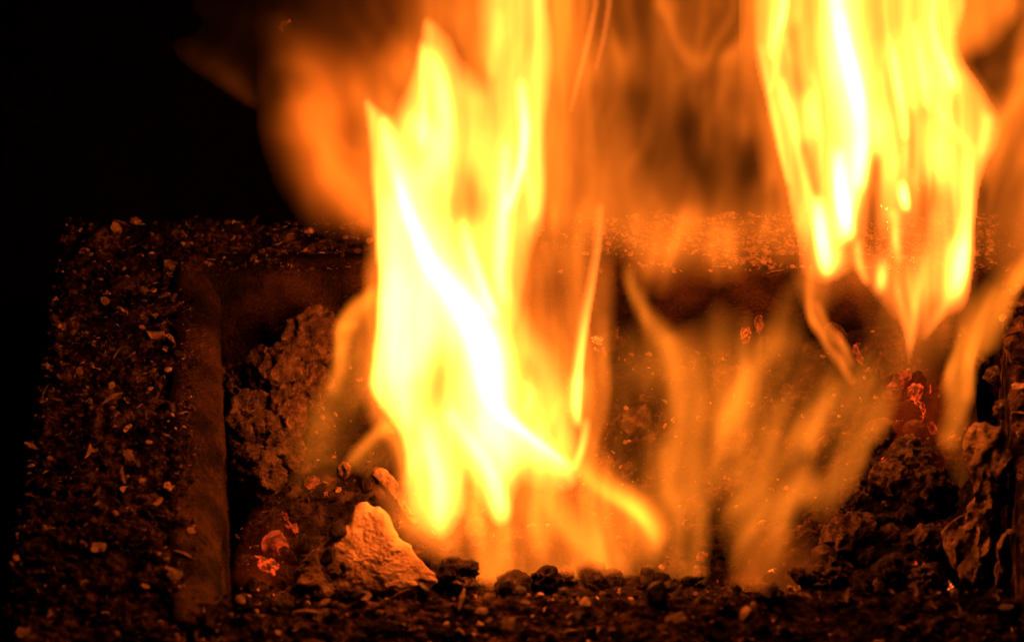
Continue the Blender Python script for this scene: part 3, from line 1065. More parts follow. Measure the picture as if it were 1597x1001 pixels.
        cell = act[:-1, :-1] & act[1:, :-1] & act[1:, 1:] & act[:-1, 1:]
        nu, nv = T.shape
        idx = np.arange(nu * nv).reshape(nu, nv)
        use = np.zeros((nu, nv), bool)
        for a in (0, 1):
            for b in (0, 1):
                use[a:nu - 1 + a, b:nv - 1 + b] |= cell
        T = np.maximum(T, tmin)
        uf = idx[use]
        fid = np.full(nu * nv, -1)
        fid[uf] = np.arange(len(uf))
        bid = fid + len(uf)
        Pf = (P - FWD * (T[..., None] * 0.5)).reshape(-1, 3)[uf]
        Pb = (P + FWD * (T[..., None] * 0.5)).reshape(-1, 3)[uf]
        ci, cj = np.nonzero(cell)
        q = np.stack([idx[ci, cj], idx[ci, cj + 1], idx[ci + 1, cj + 1], idx[ci + 1, cj]], -1)
        parts = [fid[q], bid[q][:, ::-1]]
        cp = np.pad(cell, 1)
        for k, (di, dj) in enumerate(((-1, 0), (0, 1), (1, 0), (0, -1))):      # rim faces where the body ends
            edge = ~cp[ci + 1 + di, cj + 1 + dj]
            a, b = q[edge, k], q[edge, (k + 1) % 4]
            parts.append(np.stack([fid[b], fid[a], bid[a], bid[b]], -1))
        F = np.vstack(parts)
        V = np.vstack([Pf, Pb])
        if org is None:
            org = np.zeros(3)
        V = V - org
        me = bpy.data.meshes.new(name)
        me.vertices.add(len(V))
        me.vertices.foreach_set('co', V.reshape(-1))
        me.loops.add(F.size)
        me.loops.foreach_set('vertex_index', F.reshape(-1).astype(np.int32))
        me.polygons.add(len(F))
        me.polygons.foreach_set('loop_start', (np.arange(len(F)) * 4).astype(np.int32))
        me.polygons.foreach_set('loop_total', np.full(len(F), 4, np.int32))
        me.materials.append(FLAME_MAT[mat])
        me.update(calc_edges=True)
        me.validate()
        return link(name, me, parent, None if parent is not None else org)


def flame_root(px, py, label):
    P = bed_point(px, py)
    return thing('flame', P, label, 'flame', 'flames'), P


# ---- the main flame, left of the middle
A, oA = flame_root(790, 860, 'tall white hot main flame left of the middle, its tail sweeping down to the right')
s = Sheet(530, -14, 990, 900, 3)
s.fill([(572, 165, 10), (578, 250, 9), (586, 330, 8), (590, 420, 7), (590, 500, 7), (584, 560, 9), (580, 600, 10), (596, 632, 10), (622, 665, 10), (636, 700, 10), (640, 745, 16),
        (650, 795, 26), (676, 826, 26), (696, 822, 26), (716, 795, 22), (724, 752, 16), (736, 742, 16), (754, 772, 18), (774, 806, 14), (788, 808, 14), (798, 760, 22), (808, 730, 34),
        (850, 745, 40), (890, 742, 22), (876, 705, 12), (850, 675, 12), (835, 640, 25), (815, 600, 30), (800, 560, 14), (790, 520, 10), (800, 440, 30), (815, 380, 30), (846, 320, 10),
        (849, 200, 8), (849, -20, 10), (760, -20, 20), (762, 120, 25), (740, 130, 30), (712, 100, 25), (690, 60, 16), (668, 28, 8), (660, 70, 8), (654, 110, 14), (640, 160, 30), (612, 210, 20), (590, 180, 12)],
       3, 14, [(660, 60, 1.2), (680, 110, 2.4), (620, 200, 2.6), (600, 180, 2.5), (720, 120, 1.5), (760, 150, 2.0), (780, 60, 2.6), (800, 80, 1.9), (820, 60, 1.7), (740, 250, 2.4), (725, 320, 1.7), (835, 250, 2.6),
               (830, 400, 2.4), (690, 280, 4.0), (650, 300, 5), (610, 350, 6), (620, 480, 8), (640, 560, 7), (682, 600, 3.2), (720, 620, 6), (760, 680, 8), (650, 690, 3), (690, 800, 2.2), (730, 720, 2.6), (780, 790, 2),
               (840, 700, 4), (870, 730, 2.6), (815, 640, 3.0), (800, 400, 2.8), (850, 730, 2.4)])
s.streak(0.12, 20, 210, 3)
s.ridges(.34, 17, 280, 3, 34)
s.warp(4, 40, 120, 5)
# white bands
s.stroke([(597, 185, 6, 9, 3), (604, 225, 8, 16, 8), (620, 280, 11, 24, 10), (642, 340, 18, 28, 10), (680, 410, 30, 32, 10), (722, 475, 40, 30, 11), (758, 545, 44, 26, 12), (775, 610, 40, 20, 11), (795, 660, 30, 13, 8), (850, 700, 20, 6, 7), (890, 728, 14, 5, 3)])
s.stroke([(618, 270, 6, 8, 6), (632, 320, 7, 8, 26), (650, 365, 8, 9, 38), (672, 415, 11, 12, 34), (700, 450, 15, 18, 30), (735, 500, 20, 22, 42), (756, 550, 20, 22, 46), (766, 600, 19, 16, 40), (778, 636, 14, 9, 28), (810, 665, 9, 5, 22), (850, 697, 7, 4, 12), (880, 720, 6, 4, 5)])
s.line([(610, 310, 5), (614, 400, 8), (614, 470, 10), (612, 540, 11), (614, 585, 8), (628, 625, 6), (642, 660, 4)], (13, 22))
s.line([(652, 380, 4), (655, 450, 6), (652, 520, 7), (640, 585, 5)], 20)
s.line([(740, 640, 4), (770, 680, 6), (790, 700, 5)], 30)
s.line([(722, 345, 2), (735, 390, 10), (752, 440, 16), (772, 490, 18)], (12, 6))
s.line([(790, 225, 4), (787, 280, 10), (785, 330, 14), (783, 370, 12), (780, 430, 9), (786, 470, 4)], 9)
s.line([(812, 128, 3), (817, 170, 14), (819, 205, 22), (815, 250, 20), (804, 290, 16), (793, 325, 12)], (7, 6))
s.line([(818, 255, 4), (826, 290, 3), (834, 340, 1)], 6)
s.line([(660, 70, 1.2), (661, 130, 4), (661, 175, 7), (658, 225, 5)], 6)
s.line([(672, 80, 2), (686, 120, 6), (694, 165, 10), (697, 220, 6), (690, 262, 2)], (15, 9))
s.line([(650, 190, 6), (672, 215, 8), (680, 250, 6), (660, 290, 4)], 20)
s.line([(666, 655, 4), (672, 700, 9), (684, 745, 11), (686, 785, 9), (683, 815, 2)], (12, 14))
s.line([(700, 640, 7), (728, 680, 8), (752, 712, 11), (770, 745, 12), (780, 780, 9), (785, 805, 2)], (12, 10))
s.line([(760, 650, 7), (785, 700, 8), (780, 740, 5)], 18)
s.line([(648, 690, 2), (646, 735, 2)], 7)
s.line([(777, 10, 1.0), (776, 55, 1.3), (768, 120, .6)], 9)
s.line([(836, -10, 1.0), (838, 60, 1.0), (836, 200, 1.0), (838, 330, .9)], 6)
s.line([(822, 640, 3), (828, 610, 2), (815, 600, 1)], 7)
s.line([(842, 540, .4), (850, 575, 1.2), (856, 620, 1.7), (868, 665, 1.8), (885, 705, 1.5)], (26, 22))
s.line([(800, 470, .5), (812, 520, 1.2), (824, 560, 1.6)], 18)
s.hole([(690, 550), (684, 590), (676, 625), (670, 655)], 27, .34)
s.hole([(728, 265), (734, 300), (740, 340)], 22, .26)
s.hole([(728, 730), (731, 770), (734, 810)], 9, .35)
s.build('flame_core', A, 'core', (790, 860), 0.004, 2, 0.08, oA)
# its orange skirt
s = Sheet(540, -14, 1060, 925, 2.8)
s.softer = 1.7
s.fill([(566, 140, 16), (570, 300, 14), (580, 480, 12), (572, 560, 14), (568, 600, 14), (590, 650, 14), (622, 690, 12), (626, 750, 12), (604, 760, 24), (640, 820, 30), (710, 850, 40), (745, 915, 14), (850, 925, 20), (960, 912, 16), (1000, 870, 30), (1026, 850, 8),
        (1020, 820, 8), (985, 775, 16), (940, 740, 20), (920, 690, 20), (930, 560, 22), (925, 400, 30), (900, 200, 40), (905, -20, 20), (700, -20, 40), (655, 20, 20), (600, 120, 30)],
       1, 20, [(580, 200, .7), (600, 100, .45), (700, 40, .5), (780, 60, .9), (870, 60, .75), (885, 250, .6), (890, 330, .6), (870, 420, .8), (880, 470, .5), (910, 500, .6), (850, 540, 1.2), (860, 620, 1.6), (880, 690, 1.4), (940, 700, .5),
               (960, 820, .8), (900, 800, .8), (870, 870, .6), (780, 885, .9), (720, 870, .35), (900, 900, .5), (830, 900, .6), (700, 845, .7), (640, 800, .9), (615, 770, .4), (735, 785, .9), (650, 500, 1), (1000, 860, .45), (940, 880, .6), (980, 800, .8)])
s.ridges(.5, 18, 240, 6, 40)
s.warp(7, 45, 120, 6)
s.hole([(882, 410), (878, 460)], 22, .55)
s.hole([(850, 850), (840, 890)], 26, .35)
s.hole([(965, 845), (985, 855)], 22, .75)
s.line([(870, 690, 1.0), (905, 735, 1.4), (940, 765, 1.4), (965, 780, 2.4), (990, 797, 3.4), (1010, 818, 2.8), (1023, 845, .9)], (8, 17))
s.line([(835, 755, .8), (865, 800, .8), (900, 840, .9), (930, 875, .8), (950, 905, .3)], (14, 26))
s.line([(786, 790, .6), (787, 830, .9), (785, 870, .6), (780, 905, .3)], (14, 10))
s.line([(684, 810, .8), (690, 840, .7), (705, 862, .3)], 22)
s.line([(735, 770, .6), (745, 820, .6), (755, 870, .4), (752, 905, .2)], 16)
s.line([(640, 770, .7), (650, 815, .6), (670, 840, .4)], 14)
s.line([(830, 780, .5), (838, 830, .5), (846, 880, .2)], 16)
s.line([(600, 655, .3), (626, 700, .6), (634, 760, .6)], 9)
s.build('flame_skirt', A, 'orange', (790, 908), 0.006, 4, 0.02, oA)
# the thin filament at its right
s = Sheet(860, -14, 970, 760, 2.5)
s.line([(932, -12, .35), (917, 60, .5), (902, 120, .45), (888, 175, .2)], (3, 5))
s.line([(952, -12, .35), (940, 60, .35), (928, 110, .15)], (3, 5))
s.line([(938, 320, .3), (934, 380, .6), (925, 440, .9), (916, 490, 1.6), (908, 545, 3.2), (903, 595, 5.5), (901, 635, 5.5), (903, 662, 1.2)], (8, 4))
s.line([(900, 590, 2), (897, 640, 1.6)], 10)
s.line([(914, 655, .8), (911, 680, 1.8), (905, 705, 2.4), (896, 728, 1.6)], (5, 6))
s.build('flame_filament', A, 'core', (905, 800), 0.002, 6, 0.03, oA)
s = Sheet(900, 480, 1000, 760, 3)
s.line([(944, 490, .1), (943, 545, .3), (947, 600, .4), (940, 655, .38), (925, 700, .3), (915, 740, .1)], (14, 6))
s.line([(908, 600, .2), (912, 690, .3), (940, 720, .2)], 18)
s.build('flame_filament', A, 'orange', (930, 760), 0.002, 8, 0.02, oA)

# ---- the big flame at the upper right
B, oB = flame_root(1420, 640, 'tall yellow white flame at the upper right, tapering to a point above the red embers')
s = Sheet(1150, -14, 1570, 620, 3)
s.softer = 1.25
s.fill([(1176, -20, 14), (1188, 90, 12), (1203, 190, 8), (1216, 245, 8), (1238, 315, 8), (1254, 375, 9), (1262, 425, 18), (1290, 436, 24), (1322, 420, 26), (1336, 396, 18), (1347, 420, 14), (1362, 452, 16), (1376, 462, 22), (1394, 470, 34), (1410, 482, 40), (1424, 490, 40), (1440, 492, 40),
        (1462, 486, 36), (1486, 474, 18), (1502, 452, 7), (1514, 400, 5), (1521, 330, 5), (1528, 262, 8), (1546, 215, 14), (1550, 180, 16), (1520, 138, 12), (1496, 106, 10), (1484, 60, 10), (1480, -20, 14)],
       2, 12, [(1190, 60, 1.7), (1180, 20, 1.2), (1245, 110, 1.3), (1250, 30, 1.7), (1262, 260, 1.3), (1250, 330, 1.6), (1365, 40, 2.0), (1360, 90, 2.3), (1390, 30, 1.8), (1420, 60, 2.6), (1430, 200, 1.8), (1410, 220, 1.8), (1370, 200, 5), (1385, 250, 3.0), (1340, 100, 6), (1460, 120, 3.5), (1480, 170, 1.8),
               (1460, 240, 2.3), (1440, 310, .8), (1425, 370, .8), (1470, 340, 1.5), (1490, 280, 2.4), (1385, 330, 1.1), (1395, 390, .9), (1360, 390, .45), (1300, 425, .9), (1310, 440, .3), (1390, 450, .4), (1420, 430, .6), (1420, 470, .5), (1445, 480, .5), (1455, 430, .9), (1490, 420, 4), (1465, 420, 1.6), (1540, 195, 1.6), (1515, 150, 1.2), (1320, 250, 5)])
s.streak(0.12, 18, 190, 13)
s.ridges(.55, 16, 230, 14, 36)
s.warp(4, 40, 120, 15)
s.stroke([(1302, -14, 18, 26, 9), (1308, 50, 22, 26, 13), (1320, 110, 26, 22, 15), (1330, 170, 24, 20, 14), (1334, 230, 20, 18, 12), (1328, 290, 22, 12, 14), (1318, 345, 20, 9, 11), (1310, 375, 14, 8, 4)])
s.line([(1298, -10, 10), (1308, 30, 24), (1316, 70, 30), (1328, 115, 32), (1338, 155, 30), (1344, 200, 16), (1343, 240, 22), (1338, 290, 12)], (9, 9))
s.line([(1308, 235, 8), (1309, 270, 30), (1313, 310, 40), (1319, 345, 28), (1323, 368, 6)], (9, 8))
s.line([(1274, 315, 4), (1277, 345, 26), (1281, 375, 30), (1286, 405, 18), (1290, 425, 3)], (7, 10))
s.line([(1294, 385, 3), (1300, 410, 4)], 16)
s.line([(1226, -12, 8), (1220, 30, 9), (1213, 60, 5), (1205, 90, 1.5)], (10, 4))
s.line([(1185, 70, .6), (1194, 110, 1.2), (1201, 150, 1.3), (1210, 195, 1.2), (1219, 240, 1.4), (1229, 285, 1.0)], (4, 4))
s.line([(1222, 60, 1.2), (1209, 115, 1.2), (1202, 145, .6)], (5, 3))
s.line([(1216, 125, 1.2), (1226, 165, 3.5), (1236, 200, 3.0), (1244, 240, 1.6), (1256, 290, 1.6), (1266, 330, 1.2)], (5, 8))
s.line([(1264, 140, 1), (1268, 180, 4.5), (1275, 215, 2)], 8)
s.line([(1460, 0, 3), (1458, 40, 4), (1464, 70, 6), (1474, 95, 8), (1484, 120, 8), (1491, 138, 3)], (9, 5))
s.line([(1428, 40, 1.5), (1435, 90, 4.5), (1440, 125, 6), (1446, 165, 3)], (6, 8))
s.line([(1394, 70, 2.0), (1398, 105, 5), (1404, 140, 8), (1410, 175, 5), (1413, 215, 2.5)], (7, 4))
s.line([(1413, 190, .8), (1414, 240, .8), (1412, 280, .6)], (8, 3))
s.line([(1462, 160, 2.4), (1466, 175, 2.2), (1490, 205, 1.2), (1510, 225, .8)], 8)
s.line([(1450, 190, 1.4), (1458, 240, 1.6), (1462, 275, .8)], 20)
s.line([(1540, 180, 1.5), (1538, 205, 1.8), (1530, 240, .8)], 9)
s.line([(1520, 230, .8), (1513, 280, 1.6), (1510, 330, 2.2), (1508, 365, 6), (1504, 400, 16), (1500, 428, 12), (1494, 455, 3)], (11, 4))
s.line([(1496, 380, 4), (1490, 430, 4), (1484, 470, 1)], 15)
s.line([(1408, 285, 3), (1410, 305, 13), (1414, 325, 4)], (7, 4))
s.line([(1390, 330, 1.5), (1394, 365, 1.8), (1398, 390, .8)], 6)
s.line([(1377, 400, 1), (1376, 430, 3.0), (1374, 450, 1)], 8)
s.line([(1338, 380, 1.5), (1340, 410, 1.8), (1352, 440, .6)], 6)
s.line([(1442, 400, .3), (1434, 440, .9), (1428, 475, 1.3), (1424, 510, .8), (1419, 550, .25), (1416, 580, .05)], (8, 6))
s.line([(1392, 420, .2), (1400, 455, .6), (1412, 500, .6), (1418, 540, .2)], 6)
s.line([(1490, 440, 1.0), (1474, 478, .8), (1454, 508, .4), (1438, 535, .1)], (10, 6))
s.line([(1412, 400, .4), (1418, 440, .6), (1424, 480, .4)], 4)
s.hole([(1236, 40), (1240, 95), (1248, 150)], 12, .36)
s.hole([(1254, 222), (1262, 260), (1272, 305)], 10, .32)
s.hole([(1368, 240), (1362, 310), (1356, 390)], 14, .14)
s.hole([(1456, 292), (1442, 330), (1428, 380), (1410, 420)], 30, .26)
s.hole([(1390, 340), (1380, 400), (1385, 450)], 14, .4)
s.hole([(1426, 170), (1424, 215), (1422, 270)], 10, .5)
s.line([(1398, 330, .8), (1396, 370, 1.2), (1402, 410, .6)], 5)
s.line([(1376, 415, 1), (1375, 434, 2.6), (1373, 452, .6)], 7)
s.line([(1408, 288, 3), (1411, 306, 10), (1414, 324, 3)], (6, 4))
s.build('flame_core', B, 'core', (1420, 590), 0.004, 12, 0.08, oB)
s = Sheet(1150, -14, 1597 + 20, 640, 2.8)
s.softer = 2.0
s.fill([(1166, -20, 20), (1176, 100, 18), (1190, 200, 16), (1205, 280, 16), (1232, 350, 14), (1246, 410, 14), (1258, 460, 14), (1280, 470, 16), (1330, 440, 14), (1355, 470, 20), (1380, 520, 24), (1398, 580, 20), (1418, 620, 20), (1442, 580, 20),
        (1484, 512, 16), (1512, 460, 10), (1522, 380, 7), (1526, 300, 10), (1540, 265, 14), (1556, 200, 14), (1550, 170, 12), (1505, 105, 12), (1540, 55, 14), (1575, -20, 12)],
       .8, 14, [(1300, 100, .8), (1190, 250, .6), (1220, 320, .6), (1260, 440, .7), (1330, 440, .3), (1360, 470, .16), (1390, 520, .22), (1420, 580, .3), (1425, 530, .45), (1470, 490, .4), (1440, 450, .7), (1410, 440, .6), (1520, 60, 1.0), (1500, 40, 1.2), (1545, 20, .9), (1535, 190, .7), (1500, 120, .9)])
s.line([(1266, 415, .6), (1262, 450, .6), (1268, 485, 1.0), (1290, 525, .9), (1312, 560, .7), (1330, 590, .2)], 6)
s.line([(1276, 465, .5), (1292, 500, .8), (1312, 530, .8), (1330, 560, .4)], 5)
s.hole([(1442, 325), (1438, 355)], 30, .7)
s.ridges(.35, 18, 200, 16, 36)
s.warp(6, 40, 110, 17)
s.build('flame_skirt', B, 'orange', (1420, 600), 0.006, 14, 0.02, oB)


def lone(label, base, rect, step, mat, paint, wave=0.005, seed=1, eps=0.015, softer=1.0):
    s = Sheet(*rect, step)
    s.softer = softer
    paint(s)
    P = bed_point(*base)
    o = s.build('flame', None, mat, base, wave, seed, eps, P)
    tag(o, label, 'flame', 'flames')
    return o


def p_left(s):
    s.stroke([(455, 40, 24, 30, .02), (468, 100, 32, 60, .17), (478, 150, 34, 70, .55), (500, 200, 44, 60, .95), (525, 245, 44, 50, 1.05), (550, 290, 36, 40, .95), (572, 330, 24, 26, .75), (590, 355, 14, 16, .2)])
    s.fill([(480, -20, 40), (450, 50, 40), (440, 100, 40), (460, 150, 40), (520, 200, 60), (600, 170, 40), (670, 90, 40), (740, -20, 30)], .2, 36, [(480, 10, .035), (500, 35, .03), (540, 20, .05), (570, 50, .10), (620, 90, .34), (600, 15, .08), (660, 10, .2), (470, 90, .06), (540, 120, .3)])
    s.fill([(430, -20, 60), (415, 60, 60), (430, 160, 50), (490, 190, 60), (560, 100, 60), (560, -20, 50)], .022, 55)
    s.ridges(.3, 40, 170, 33, 60, -.5, 3)
    s.warp(16, 60, 110, 33)


lone('soft blurred orange flame bulging out left of the main flame over the back rim', (560, 640), (270, -14, 800, 400), 4.5, 'red', p_left, 0.006, 22, 0.006)


def p_wisp(s):
    s.stroke([(270, 70, 12, 26, .006), (300, 92, 14, 30, .014), (335, 116, 13, 28, .028), (365, 140, 10, 24, .040), (386, 158, 8, 15, .030), (396, 166, 7, 10, .006)])
    s.fill([(300, 0, 50), (380, -10, 50), (450, 30, 40), (440, 150, 30), (400, 150, 30), (340, 90, 40)], .007, 50)
    s.ridges(.3, 26, 70, 34, 30, .6, 3)
    s.warp(3, 60, 80, 34)


lone('faint dark red wisp of flame floating alone at the far left', (420, 640), (240, -10, 460, 210), 4, 'red', p_wisp, 0.003, 24, 0.003)


def p_top(s):
    s.fill([(840, -20, 20), (845, 330, 20), (880, 360, 30), (980, 400, 40), (1060, 440, 30), (1180, 400, 40), (1235, 400, 25), (1215, 260, 16), (1190, 100, 16), (1175, -20, 16)],
           .4, 30, [(870, 60, .6), (880, 200, .6), (905, 60, .42), (925, 150, .36), (950, 100, .46), (960, 200, .44), (930, 290, .5), (1000, 60, .26), (1030, 30, .22), (1000, 180, .22), (1060, 40, .5), (1110, 30, .38), (1060, 120, .28), (1050, 200, .24), (1080, 230, .24),
                     (1110, 160, .42), (1150, 100, .6), (1160, 200, .65), (1100, 240, .36), (1150, 240, .17), (1165, 265, .14), (1120, 290, .22), (1060, 290, .3), (1000, 290, .42), (1080, 350, .95), (1045, 375, .85), (1110, 390, .75), (1140, 365, .8), (1190, 350, .65), (1185, 390, .5), (1200, 300, .5), (970, 350, .26), (1010, 330, .4), (900, 330, .45), (1040, 430, .25), (1110, 425, .3), (1170, 425, .25), (980, 380, .4), (950, 400, .3)])
    s.line([(1040, -10, .5), (1046, 30, .5), (1060, 65, .35), (1085, 85, .2), (1120, 82, .12)], (7, 14))
    s.line([(1140, 90, .15), (1115, 120, .2), (1098, 145, .2), (1090, 175, .08)], 6)
    s.line([(1150, 130, .12), (1125, 160, .18), (1110, 190, .16), (1095, 230, .1)], 10)
    s.line([(960, 60, .08), (975, 120, .14), (985, 190, .12)], (18, 5))
    s.line([(882, 250, .1), (895, 300, .15), (905, 340, .1)], 5)
    s.hole([(925, 135), (928, 165)], 12, .7)
    s.hole([(1000, 160), (1010, 195)], 12, .75)
    s.hole([(1160, 245), (1158, 290)], 20, .6)
    s.hole([(985, 150), (995, 200), (1010, 250)], 16, .6)
    s.hole([(1085, 150), (1075, 200), (1085, 250), (1110, 290)], 18, .55)
    s.hole([(1120, 105), (1105, 135)], 9, .65)
    s.hole([(900, 60), (893, 110)], 14, .7)
    s.hole([(1000, 440), (1100, 460), (1200, 450)], 22, .6)
    s.ridges(.55, 24, 200, 43, 60, .12, 3)
    s.L *= np.where(s.Y < 310, .82, 1.0 - .18 * np.clip((340 - s.Y) / 30, 0, 1))
    s.warp(12, 60, 120, 44)


lone('broad dim orange veil of flame between the two bright flames, above the back rim', (1050, 640), (810, -14, 1270, 470), 4, 'orange', p_top, 0.008, 26, 0.012)


def p_right(s):
    s.fill([(1640, -20, 20), (1640, 430, 20), (1560, 420, 30), (1528, 400, 8), (1530, 300, 8), (1545, 220, 14), (1556, 160, 16), (1580, 80, 16), (1600, 20, 20)], .42, 16,
           [(1560, 190, .6), (1590, 100, .65), (1590, 200, .7), (1570, 260, .5), (1550, 320, .35), (1590, 330, .55), (1545, 400, .3), (1600, 20, .25)])
    s.fill([(1480, -20, 30), (1620, -20, 30), (1600, 120, 40), (1540, 180, 30), (1500, 110, 20)], .13, 30)
    s.ridges(.45, 24, 170, 53, 40, .3, 4)
    s.warp(8, 45, 110, 54)


lone('dim orange flame along the right edge above the rim', (1560, 640), (1460, -14, 1640, 450), 4, 'orange', p_right, 0.005, 28, 0.01)


def p_curl(s):
    s.line([(596, 448, .3), (578, 456, .8), (560, 472, .9), (545, 492, .85), (533, 515, .8), (532, 545, .65), (530, 575, .35), (515, 610, .2)], (8, 13))
    s.line([(535, 510, .4), (548, 502, .5), (562, 500, .25)], 6)
    s.fill([(590, 450, 8), (545, 490, 10), (530, 530, 10), (520, 580, 16), (490, 640, 24), (460, 700, 26), (470, 760, 26), (510, 740, 26), (540, 680, 24), (575, 620, 20), (580, 540, 14)], .25, 18,
           [(560, 520, .3), (540, 600, .22), (510, 660, .26), (495, 700, .22), (480, 740, .10), (570, 600, .3), (550, 660, .10)])
    s.ridges(.35, 16, 120, 93, 30, .5, 3)
    s.warp(6, 36, 70, 94)


lone('small curling flame hugging the left side of the main flame', (540, 780), (430, 430, 620, 800), 3, 'olive', p_curl, 0.003, 30, 0.012, 1.5)


def p_small(s):
    s.line([(628, 662, .6), (608, 662, .8), (588, 674, .8), (568, 694, .6), (552, 712, .5), (540, 726, .15)], (7, 9))
    s.fill([(620, 660, 12), (580, 680, 10), (545, 722, 12), (570, 735, 20), (610, 730, 20), (632, 700, 12)], .18, 14)


lone('short pointed flame reaching down to the pale ash knob', (590, 790), (520, 630, 660, 770), 3, 'olive', p_small, 0.003, 32, 0.012)


def p_column(s):
    s.fill([(1042, 520, 10), (1080, 505, 26), (1130, 510, 26), (1175, 530, 20), (1165, 610, 20), (1145, 700, 24), (1104, 790, 16), (1094, 860, 10), (1084, 905, 8), (1052, 905, 8), (1036, 860, 20), (1030, 760, 30), (1036, 680, 14), (1042, 600, 8)], .42, 16,
           [(1080, 520, .22), (1070, 560, .42), (1130, 550, .30), (1120, 600, .40), (1070, 640, .44), (1090, 720, .36), (1120, 680, .26), (1140, 620, .3), (1065, 800, .45), (1060, 880, .30), (1040, 700, .42), (1020, 800, .3)])
    s.line([(980, 415, .1), (990, 440, .6), (1001, 465, 1.1), (1012, 487, .8), (1024, 510, .35), (1036, 540, .32), (1040, 600, .25), (1038, 640, .15)], (10, 8))
    s.line([(1030, 690, .2), (1036, 710, .3), (1034, 740, .1)], 12)
    s.line([(1046, 740, .1), (1050, 800, .25), (1052, 860, .25), (1066, 900, .1)], 5)
    s.fill([(940, 720, 30), (1040, 700, 20), (1030, 860, 30), (960, 870, 30), (920, 780, 30)], .2, 30)
    s.fill([(960, 540, 30), (1040, 520, 16), (1040, 690, 16), (1000, 700, 30), (940, 700, 30), (940, 600, 30)], .17, 26)
    s.hole([(1124, 630), (1116, 680), (1108, 730)], 8, .6)
    s.hole([(1010, 600), (1015, 650)], 20, .5)
    s.ridges(.75, 17, 230, 63, 26, 0, 3)
    s.L *= .9
    s.warp(9, 40, 120, 64)


lone('dim smoky amber column of flame in the middle of the pit', (1070, 905), (900, 400, 1190, 925), 4, 'olive', p_column, 0.004, 34, 0.012, 1.7)


def p_mid(s):
    s.line([(1158, 575, .15), (1150, 605, .5), (1140, 640, .65), (1133, 675, .55), (1128, 720, .15), (1126, 760, .05)], (7, 16))
    s.fill([(1150, 580, 20), (1190, 540, 16), (1235, 470, 24), (1250, 450, 16), (1240, 560, 26), (1245, 640, 20), (1235, 720, 20), (1215, 800, 24), (1190, 900, 20), (1160, 905, 20), (1140, 820, 24), (1128, 720, 20)], .34, 20,
           [(1230, 480, .22), (1210, 560, .36), (1190, 620, .40), (1225, 620, .22), (1160, 700, .32), (1200, 700, .42), (1170, 790, .38), (1165, 880, .2)])
    s.line([(1345, 555, .1), (1325, 585, .35), (1300, 620, .5), (1272, 655, .6), (1254, 685, .7), (1246, 705, .3)], (20, 26))
    s.line([(1395, 600, .08), (1376, 645, .3), (1350, 700, .34), (1325, 745, .28), (1300, 790, .12)], (34, 9))
    s.line([(1280, 730, .3), (1255, 765, .45), (1232, 790, .5), (1218, 815, .4), (1214, 850, .22), (1210, 885, .1)], (18, 14))
    s.fill([(1280, 560, 30), (1380, 600, 20), (1350, 690, 20), (1290, 760, 30), (1230, 760, 30), (1240, 660, 30)], .14, 30)
    s.hole([(1300, 690), (1275, 720)], 24, .3)
    s.hole([(1245, 560), (1225, 620)], 12, .5)
    s.hole([(1225, 735), (1205, 775)], 10, .5)
    s.ridges(.75, 18, 220, 73, 30, .45, 3)
    s.L *= .88
    s.warp(9, 40, 120, 74)


lone('dim amber flame with swept tongues right of the middle', (1200, 905), (1090, 420, 1420, 925), 4, 'olive', p_mid, 0.005, 36, 0.012, 1.5)


def p_lowred(s):
    s.fill([(1160, 850, 20), (1200, 830, 20), (1250, 840, 20), (1276, 880, 12), (1278, 918, 8), (1150, 918, 8), (1148, 890, 12)], .11, 14, [(1170, 890, .2), (1190, 870, .16), (1240, 890, .07), (1265, 900, .08)])


lone('low red glow of flame just behind the middle of the front rim', (1210, 912), (1120, 810, 1300, 925), 4, 'red', p_lowred, 0.003, 38, 0.008, 1.8)


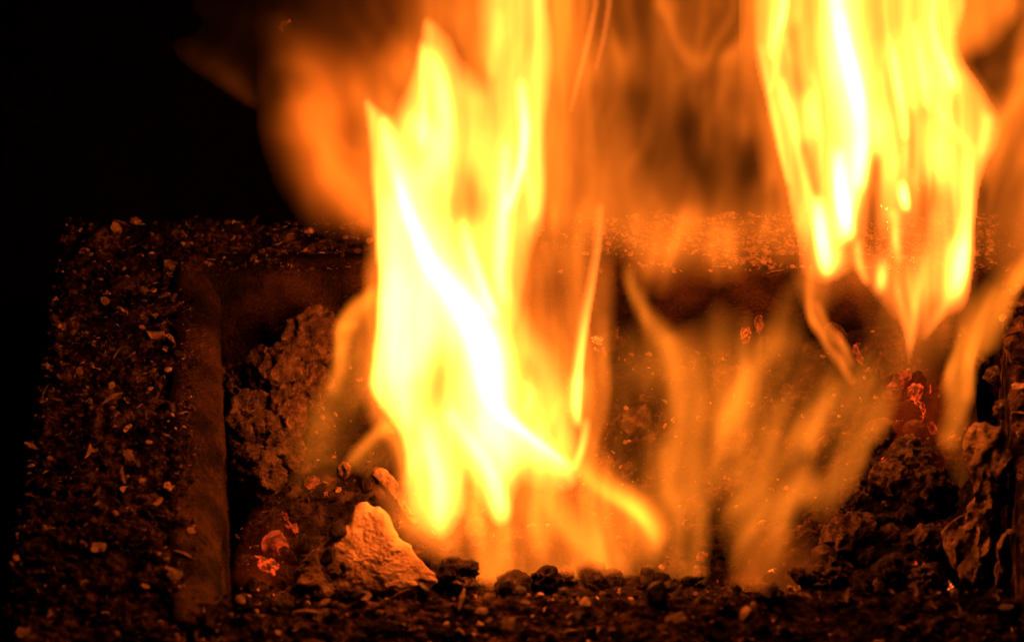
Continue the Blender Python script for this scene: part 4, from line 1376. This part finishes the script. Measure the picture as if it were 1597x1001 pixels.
def p_lick(s):
    s.fill([(1620, 400, 16), (1585, 425, 16), (1545, 450, 18), (1512, 490, 12), (1490, 540, 8), (1474, 590, 7), (1473, 610, 7), (1480, 640, 10), (1465, 690, 10), (1490, 690, 10), (1508, 635, 6), (1516, 590, 6), (1526, 562, 6), (1545, 545, 10), (1565, 505, 6), (1590, 450, 6), (1620, 400, 8)], .45, 10,
           [(1570, 450, .5), (1530, 500, .55), (1490, 580, .4), (1495, 630, .5), (1480, 680, .35), (1545, 520, .55)])
    s.line([(1560, 450, .2), (1538, 490, .6), (1522, 530, .8), (1514, 565, 1.1), (1511, 595, .9), (1504, 625, .4)], (9, 4))
    s.line([(1504, 510, .15), (1490, 545, .4), (1479, 580, .5), (1475, 602, .2)], (3, 8))
    s.line([(1615, 400, .5), (1596, 430, .5), (1580, 462, .4), (1560, 500, .2)], (14, 5))
    s.ridges(.3, 14, 160, 83, 20, .5, 4)
    s.warp(5, 36, 90, 84)
    s.fill([(1470, 690, 12), (1500, 680, 14), (1515, 740, 14), (1500, 780, 14), (1485, 740, 12)], .07, 14)


lone('forked orange flame licking up the right wall above the bark piece', (1490, 760), (1440, 380, 1630, 800), 3, 'olive', p_lick, 0.003, 40, 0.012, 1.6)


def p_glow(s):  # thin emissive haze standing in for the embers' diffuse red light
    s.fill([(1375, 590, 46), (1450, 575, 46), (1500, 650, 50), (1515, 740, 50), (1470, 780, 50), (1410, 740, 50), (1365, 660, 46)], .06, 48, [(1420, 620, .12), (1450, 640, .10), (1490, 700, .09), (1440, 720, .05), (1410, 690, .06), (1480, 770, .04)])
    s.ridges(.6, 22, 80, 101, 26, 0, 3)
    s.warp(9, 34, 60, 102)


lone('faint red haze sheet added for the glow of the red ember cluster on the right', (1430, 700), (1330, 540, 1560, 840), 4, 'ember', p_glow, 0.003, 42, 0.006)


def p_glow_left(s):  # added glow sheet: spreads the rosy embers' red light as haze
    s.fill([(400, 800, 36), (450, 790, 36), (475, 840, 36), (450, 900, 34), (405, 925, 28), (378, 900, 28), (385, 850, 30)], .04, 26, [(430, 850, .08), (410, 895, .06), (392, 915, .06), (460, 820, .03), (455, 890, .02), (385, 850, .02)])
    s.ridges(.6, 20, 60, 111, 22, 0, 3)
    s.warp(7, 30, 50, 112)


lone('faint red haze sheet added for the glow of the rosy embers in the lower left corner', (430, 915), (350, 750, 510, 945), 4, 'ember', p_glow_left, 0.003, 44, 0.006)
